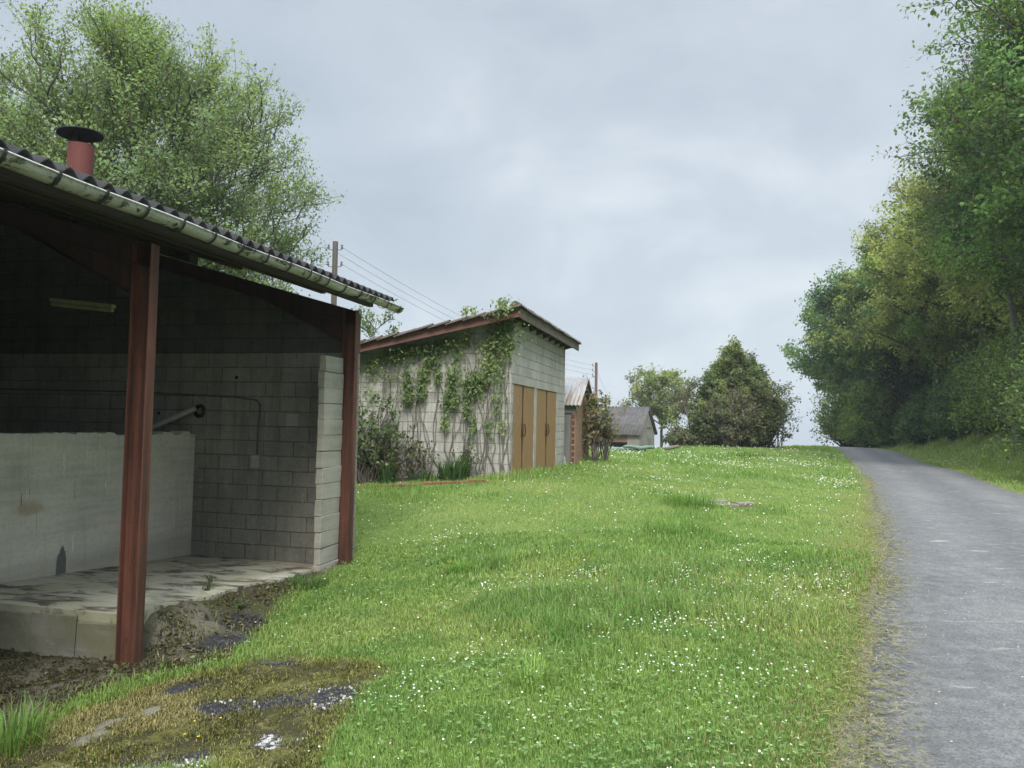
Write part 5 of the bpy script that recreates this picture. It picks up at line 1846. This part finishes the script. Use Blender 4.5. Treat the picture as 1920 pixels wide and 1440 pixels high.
AL, AR = math.radians(-40), math.radians(42)
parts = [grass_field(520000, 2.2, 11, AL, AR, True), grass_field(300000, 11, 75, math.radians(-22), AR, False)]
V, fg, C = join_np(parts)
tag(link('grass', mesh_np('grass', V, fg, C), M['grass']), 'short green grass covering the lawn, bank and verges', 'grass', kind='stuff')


# clover and broad-leaved weeds
def clover(N):
    x, y, d = scatter(N, 2.2, 14, AL, math.radians(34), 2.3)
    ok, c = allowed(x, y)
    pat = fbm(x + 3, y - 8, 0.55, 4)
    cpx = np.exp(-(((x - 0.75) / 1.1) ** 2 + ((y - 4.3) / 1.5) ** 2))
    pr = np.clip(sstep(0.52, 0.66, pat) * 0.6 + cpx * 0.8, 0, 1) * (1 - c['soil']) * (1 - c['moss']) ** 3 * (1 - c['gravel'])
    ok &= (rng.random(len(x)) < pr) & ~((x > road_l(y) - 0.15) & (x < road_r(y) + 0.1))
    x, y, d = x[ok], y[ok], d[ok]
    n = len(x)
    h = rng.uniform(0.02, 0.085, n)
    z = ground_z(x, y) + h
    r = (0.0052 + 0.0009 * d) * rng.uniform(0.6, 1.4, n)
    k = 3
    cen = np.repeat(np.c_[x, y, z], k, 0)
    az = np.repeat(rng.random(n) * 6.28, k) + np.tile(np.arange(k) * 2.094, n)
    ax_ = np.c_[np.cos(az), np.sin(az), rng.normal(0.1, 0.25, n * k)]
    nm = rand_dirs(n * k) * 0.35 + np.array([0, 0, 1.0])
    rr = np.repeat(r, k)
    T = lerp_tint((0.180, 0.290, 0.095), n, 0.25)
    return leaves(cen, ax_, nm, rr * 1.5, rr * 1.5, np.repeat(T, k, 0), 0.15)


V, fg, C = clover(27000)
tag(link('clover', mesh_np('clover', V, fg, C), M['grass']), 'low clover leaves spreading through the near lawn', 'clover', kind='stuff')


# white daisies and clover heads
def daisies(N):
    x, y, d = scatter(N, 2.4, 48, math.radians(-24), math.radians(36), 1.9)
    ok, c = allowed(x, y)
    pat = fbm(x + 60, y + 20, 0.42, 4)
    fine = fbm(x + 7, y + 31, 1.9, 3)
    pr = np.clip(0.05 + sstep(0.50, 0.68, pat) * (0.12 + 0.88 * sstep(0.46, 0.64, fine)), 0, 1) * (0.09 + 0.91 * sstep(4, 11, d))
    pr *= (1 - c['soil']) * (1 - c['moss']) * (1 - c['gravel']) * (1 - 0.7 * c['dry'])
    pr *= np.where((x > road_l(y) - 0.25) & (x < road_r(y) + 0.5), 0, 1)
    ok &= rng.random(len(x)) < pr
    x, y, d = x[ok], y[ok], d[ok]
    n = len(x)
    h = rng.uniform(0.05, 0.12, n) * (1 + 0.3 * sstep(10, 30, d))
    z = ground_z(x, y) + h
    r = (0.0036 + 0.00055 * d) * rng.uniform(0.7, 1.25, n)
    tilt = np.c_[rng.normal(0, 0.35, n), rng.normal(-0.25, 0.35, n), np.ones(n)]
    tilt /= np.linalg.norm(tilt, axis=1, keepdims=True)
    u = np.cross(tilt, np.array([0.3, 1.0, 0.1]))
    u /= np.linalg.norm(u, axis=1, keepdims=True)
    v = np.cross(tilt, u)
    cen = np.c_[x, y, z]
    k = 7
    q = np.arange(k) / k * 2 * np.pi
    ring = cen[:, None] + r[:, None, None] * (u[:, None] * np.cos(q)[None, :, None] + v[:, None] * np.sin(q)[None, :, None])
    top_ = cen + tilt * (r * 0.35)[:, None]
    V = np.concatenate([ring, top_[:, None]], 1).reshape(-1, 3)
    i = np.arange(n)[:, None, None] * (k + 1)
    tri = np.stack([np.arange(k), np.roll(np.arange(k), -1), np.full(k, k)], 1)
    F_ = (i + tri[None]).reshape(-1, 3)
    wht = np.array([0.60, 0.60, 0.56]) * rng.uniform(0.75, 1.1, (n, 1))
    C = np.repeat(wht, k + 1, 0).reshape(n, k + 1, 3)
    yc = rng.random(n) < 0.25
    C[yc, k] = (0.62, 0.52, 0.12)
    return V, [F_], C.reshape(-1, 3)


V, fg, C = daisies(78000)
tag(link('daisies', mesh_np('daisies', V, fg, C), M['petal']), 'small white daisies scattered over the lawn', 'daisies', kind='stuff')


# a few buttercups
def buttercups():
    Ps, tn = [], []
    for (px, py, sx_, sy_, n) in [(1085, 1055, 30, 14, 26), (1400, 868, 30, 6, 24), (1010, 935, 50, 10, 16), (860, 1075, 50, 20, 8), (390, 1395, 60, 25, 4)]:
        for _ in range(n):
            p = px_ground(px + rng.normal(0, sx_ * 0.6), py + rng.normal(0, sy_ * 0.6))
            Ps.append((p[0], p[1], p[2] + rng.uniform(0.06, 0.13)))
    P_ = np.array(Ps)
    n = len(P_)
    d = np.linalg.norm(P_[:, :2], axis=1)
    k = 5
    q = np.tile(np.arange(k) * 2 * np.pi / k, n) + np.repeat(rng.random(n) * 6, k)
    ax_ = np.c_[np.cos(q), np.sin(q), np.full(n * k, 0.45)]
    r = np.repeat(0.006 + 0.0007 * d, k)
    return leaves(np.repeat(P_, k, 0), ax_, np.tile(np.array([0, 0, 1.0]), (n * k, 1)), r, r, np.tile(np.array([0.75, 0.55, 0.02]), (n * k, 1)), 0.1)


V, fg, C = buttercups()
tag(link('buttercups', mesh_np('buttercups', V, fg, C), M['petal']), 'few small yellow buttercups in the lawn', 'buttercups', kind='stuff')


# dead leaves and straw on the soil strip and in the shed
def litter(N):
    bx0, bx1 = SOIL[:, 0].min(), SOIL[:, 0].max()
    by0, by1 = SOIL[:, 1].min(), SOIL[:, 1].max()
    x = rng.uniform(bx0, bx1, N)
    y = rng.uniform(by0, by1, N)
    c = cover(x, y)
    sx_, sy_ = shed_xy(x, y)
    ins = (sx_ < -0.12) & (sy_ > -3.78)
    ok = (rng.random(N) < c['soil'] * np.clip(sstep(0.38, 0.6, fbm(x, y, 2.5, 3)), 0.1, 1)) & ~ins
    x, y = x[ok], y[ok]
    n = len(x)
    P_ = np.c_[x, y, ground_z(x, y) + rng.uniform(0.0, 0.02, n)]
    pal = np.array([(0.20, 0.155, 0.105), (0.10, 0.07, 0.045), (0.27, 0.23, 0.155), (0.05, 0.038, 0.028), (0.04, 0.032, 0.024), (0.09, 0.10, 0.032), (0.12, 0.13, 0.04)])
    T = pal[rng.integers(0, len(pal), n)] * rng.uniform(0.7, 1.3, (n, 1))
    ax_ = rand_dirs(n) * np.array([1, 1, 0.35])
    thin = rng.random(n) < 0.5
    ln = np.where(thin, rng.uniform(0.05, 0.13, n), rng.uniform(0.02, 0.05, n))
    wd = np.where(thin, 0.004, ln * 0.6)
    return leaves(P_, ax_, rand_dirs(n) * 0.5 + np.array([0, 0, 1.0]), ln, wd, T, 0.4)


def clippings(N):
    y = 2.4 * (26 / 2.4) ** rng.random(N)
    s = rng.random(N) < 0.8
    off = np.clip(rng.normal(0.0, 0.14, N), -0.4, 0.5) + (fbm(y, y * 0 + 3, 1.1, 4) - 0.5) * 0.3
    x = np.where(s, road_l(y) + off, road_r(y) - 0.6 * off)
    n = N
    z = np.maximum(ground_z(x, y), base_z(x, y) + 0.022)
    P_ = np.c_[x, y, z + rng.uniform(0.003, 0.02, n)]
    pal = np.array([(0.34, 0.31, 0.15), (0.26, 0.25, 0.10), (0.20, 0.22, 0.08), (0.30, 0.26, 0.16), (0.16, 0.19, 0.06)])
    T = pal[rng.integers(0, len(pal), n)] * rng.uniform(0.7, 1.2, (n, 1))
    a = rng.random(n) * 6.28
    return leaves(P_, np.c_[np.cos(a), np.sin(a), rng.normal(0, 0.15, n)], rand_dirs(n) * 0.4 + np.array([0, 0, 1.0]), rng.uniform(0.025, 0.075, n), (0.0032 + 0.0007 * y), T, 0.3)


V, fg, C = clippings(12000)
tag(link('grass_clippings', mesh_np('grass_clippings', V, fg, C), M['grass']), 'dry grass clippings along the edges of the road', 'grass clippings', kind='stuff')

V, fg, C = litter(42000)
tag(link('leaf_litter', mesh_np('leaf_litter', V, fg, C), M['grass']), 'dead leaves and straw on the bare soil beside the shed', 'leaf litter', kind='stuff')


# dry grass mats on the mossy patch
def mats(N):
    x = rng.uniform(MOSS[:, 0].min(), MOSS[:, 0].max(), N)
    y = rng.uniform(MOSS[:, 1].min(), MOSS[:, 1].max(), N)
    c = cover(x, y)
    pt = fbm(x + 2, y + 9, 1.5, 4)
    ok = rng.random(N) < c['moss'] * (1 - c['tar']) * (1 - c['conc']) * np.clip(sstep(0.47, 0.58, pt), 0.04, 1)
    x, y, pt = x[ok], y[ok], pt[ok]
    n = len(x)
    P_ = np.c_[x, y, ground_z(x, y)]
    a = np.array([0.38, 0.33, 0.155])
    g = np.array([0.165, 0.180, 0.042])
    f = (rng.random(n) < 0.40 + 0.5 * sstep(0.5, 0.65, pt))[:, None]
    T = np.where(f, a, g) * rng.uniform(0.6, 1.25, (n, 1))
    return blades(P_, rng.uniform(0.012, 0.045, n), rng.uniform(0.003, 0.006, n), rng.random(n) * 6.28, np.clip(rng.normal(0.7, 0.2, n), 0.1, 0.97), T)


def moss_tufts(N):
    x = rng.uniform(min(MOSS[:, 0].min(), SOIL[:, 0].min()), MOSS[:, 0].max(), N)
    y = rng.uniform(MOSS[:, 1].min(), MOSS[:, 1].max() + 1.2, N)
    c = cover(x, y)
    pt = fbm(x + 12, y + 4, 3.0, 4)
    lx, ly = shed_xy(x, y)
    m = np.maximum(c['moss'], 0.55 * c['soil'] * (ly < -3.2)) * (1 - 0.93 * c['tar']) * (1 - c['conc'])
    ok = rng.random(N) < m * np.clip(0.25 + sstep(0.35, 0.6, pt), 0, 1)
    ok &= ~((lx < -0.1) & (ly > -3.8))
    x, y, pt, sl = x[ok], y[ok], pt[ok], c['soil'][ok]
    n = len(x)
    pal = np.array([(0.050, 0.044, 0.024), (0.105, 0.115, 0.026), (0.165, 0.165, 0.040), (0.22, 0.20, 0.07), (0.30, 0.26, 0.12), (0.075, 0.090, 0.022)])
    pr = np.array([0.24, 0.22, 0.20, 0.12, 0.08, 0.14])
    T = pal[rng.choice(6, n, p=pr)] * rng.uniform(0.7, 1.25, (n, 1))
    T *= (1 - 0.45 * sl)[:, None]
    return blades(np.c_[x, y, ground_z(x, y) - 0.004], rng.uniform(0.008, 0.026, n) * (1 + 0.8 * (rng.random(n) < 0.1)), rng.uniform(0.004, 0.010, n), rng.random(n) * 6.28, np.clip(rng.normal(0.55, 0.25, n), 0.05, 0.95), T)


V, fg, C = moss_tufts(150000)
tag(link('moss', mesh_np('moss', V, fg, C), M['grass']), 'low moss tufts over the old tar and bare ground', 'moss', kind='stuff')


def chips():
    Vs = []
    for pl, wt in TARS:
        x0, y0 = pl.min(0) - 0.05
        x1, y1 = pl.max(0) + 0.05
        k = int(5200 * (x1 - x0) * (y1 - y0))
        x, y = rng.uniform(x0, x1, k), rng.uniform(y0, y1, k)
        sd = poly_sd(x, y, pl)
        wz = fbm(x * 1.0, y * 1.6, 6.0, 3)
        white = (rng.random(k) < wt * 0.30 * sstep(0.50, 0.62, wz)) & (sd > 0.0)
        grey = ~white & (rng.random(k) < 0.22) & (sd > -0.12)
        ok = white | grey
        n = int(ok.sum())
        if n:
            T = np.where(white[ok][:, None], np.array([0.36, 0.36, 0.335]), np.array([0.10, 0.10, 0.097])) * rng.uniform(0.4, 1.3, (n, 1))
            sz = np.where(white[ok], rng.uniform(0.005, 0.022, n), rng.uniform(0.004, 0.012, n))
            Vs.append((np.c_[x[ok], y[ok], np.zeros(n)], sz, T))
    P_ = np.concatenate([v[0] for v in Vs])
    sz = np.concatenate([v[1] for v in Vs])
    T = np.concatenate([v[2] for v in Vs])
    n = len(P_)
    P_[:, 2] = ground_z(P_[:, 0], P_[:, 1]) + 0.002 + rng.uniform(0, 0.006, n)
    a = rng.random(n) * 6.28
    # each chip: a small flat five-sided stone with a raised top
    k = 5
    q = np.arange(k) / k * 6.283 + a[:, None]
    rr = sz[:, None] * rng.uniform(0.35, 0.65, (n, k))
    ring = np.stack([P_[:, 0:1] + rr * np.cos(q), P_[:, 1:2] + rr * 0.8 * np.sin(q), np.repeat(P_[:, 2:3], k, 1) - 0.006], -1)
    topr = np.stack([P_[:, 0:1] + 0.8 * rr * np.cos(q), P_[:, 1:2] + 0.64 * rr * np.sin(q), np.repeat(P_[:, 2:3], k, 1) + 0.22 * sz[:, None] + rng.normal(0, 0.0012, (n, k))], -1)
    V = np.concatenate([ring, topr], 1).reshape(-1, 3)
    i = np.arange(n)[:, None, None] * (2 * k)
    j = np.arange(k)
    side = np.stack([j, (j + 1) % k, (j + 1) % k + k, j + k], 1)
    return V, [(i + side[None]).reshape(-1, 4), (np.arange(n)[:, None] * 2 * k + k + np.arange(k)[None])], np.repeat(T, 2 * k, 0)


V, fg, C = chips()
tag(link('stone_chips', mesh_np('stone_chips', V, fg, C), M['chip']), 'loose pale flakes and grey chips on the broken tar', 'stone chips', kind='stuff')

V, fg, C = mats(46000)
tag(link('dry_grass', mesh_np('dry_grass', V, fg, C), M['grass']), 'straw-coloured grass and moss on the old tarred patch', 'dry grass', kind='stuff')

# individual tufts and weeds one can pick out
for (px, py, r, h, n, tn, lab) in [
    (20, 1405, 0.20, 0.34, 110, (0.13, 0.22, 0.05), 'bright tall grass tuft at the bottom left corner'),
    (870, 1075, 0.22, 0.20, 90, (0.12, 0.22, 0.04), 'tall grass tuft in the lawn right of the far shed post'),
    (1000, 1290, 0.16, 0.24, 70, (0.16, 0.26, 0.06), 'tall grass tuft in the near middle of the lawn'),
    (1290, 950, 0.45, 0.34, 130, (0.10, 0.19, 0.04), 'tall grass clump left of the drain pit'),
    (1270, 1000, 0.5, 0.26, 120, (0.11, 0.20, 0.04), 'grass clump in front of the drain pit'),
    (1140, 1195, 0.12, 0.22, 50, (0.14, 0.22, 0.06), 'small grass tuft amid the daisies'),
    (212, 1215, 0.10, 0.16, 40, (0.10, 0.14, 0.05), 'little grass tuft at the foot of the near red post'),
    (575, 1100, 0.25, 0.16, 110, (0.085, 0.15, 0.045), 'leafy weeds at the corner of the concrete slab'),
    (1400, 858, 0.9, 0.5, 130, (0.12, 0.20, 0.045), 'taller grass on the far lawn near the crest'),
]:
    p = px_ground(px, py)
    blade_clump('grass_tuft', lab, p, r, h * 0.85, int(n * 1.8), tuple(1.25 * x for x in tn), 'grass tuft', None, 0.005 + 0.00055 * p[1])
for (lx, ly, h, lab) in [(-0.35, -2.35, 0.20, 'small upright weed growing from the slab edge'), (0.15, -2.5, 0.14, 'low leafy weed beside the tar patch')]:
    wx, wy = shed_w(lx, ly)
    zz = sl_n + (sl_f - sl_n) * (ly + 3.74) / 3.79 if lx < -0.1 else gz(wx, wy)
    make_bush('weed', lab, (wx, wy, zz), 0.06, h, 4, 20, (0.04, 0.02), (0.095, 0.14, 0.06), None, None, 'bark', 0.025, cat='weed')
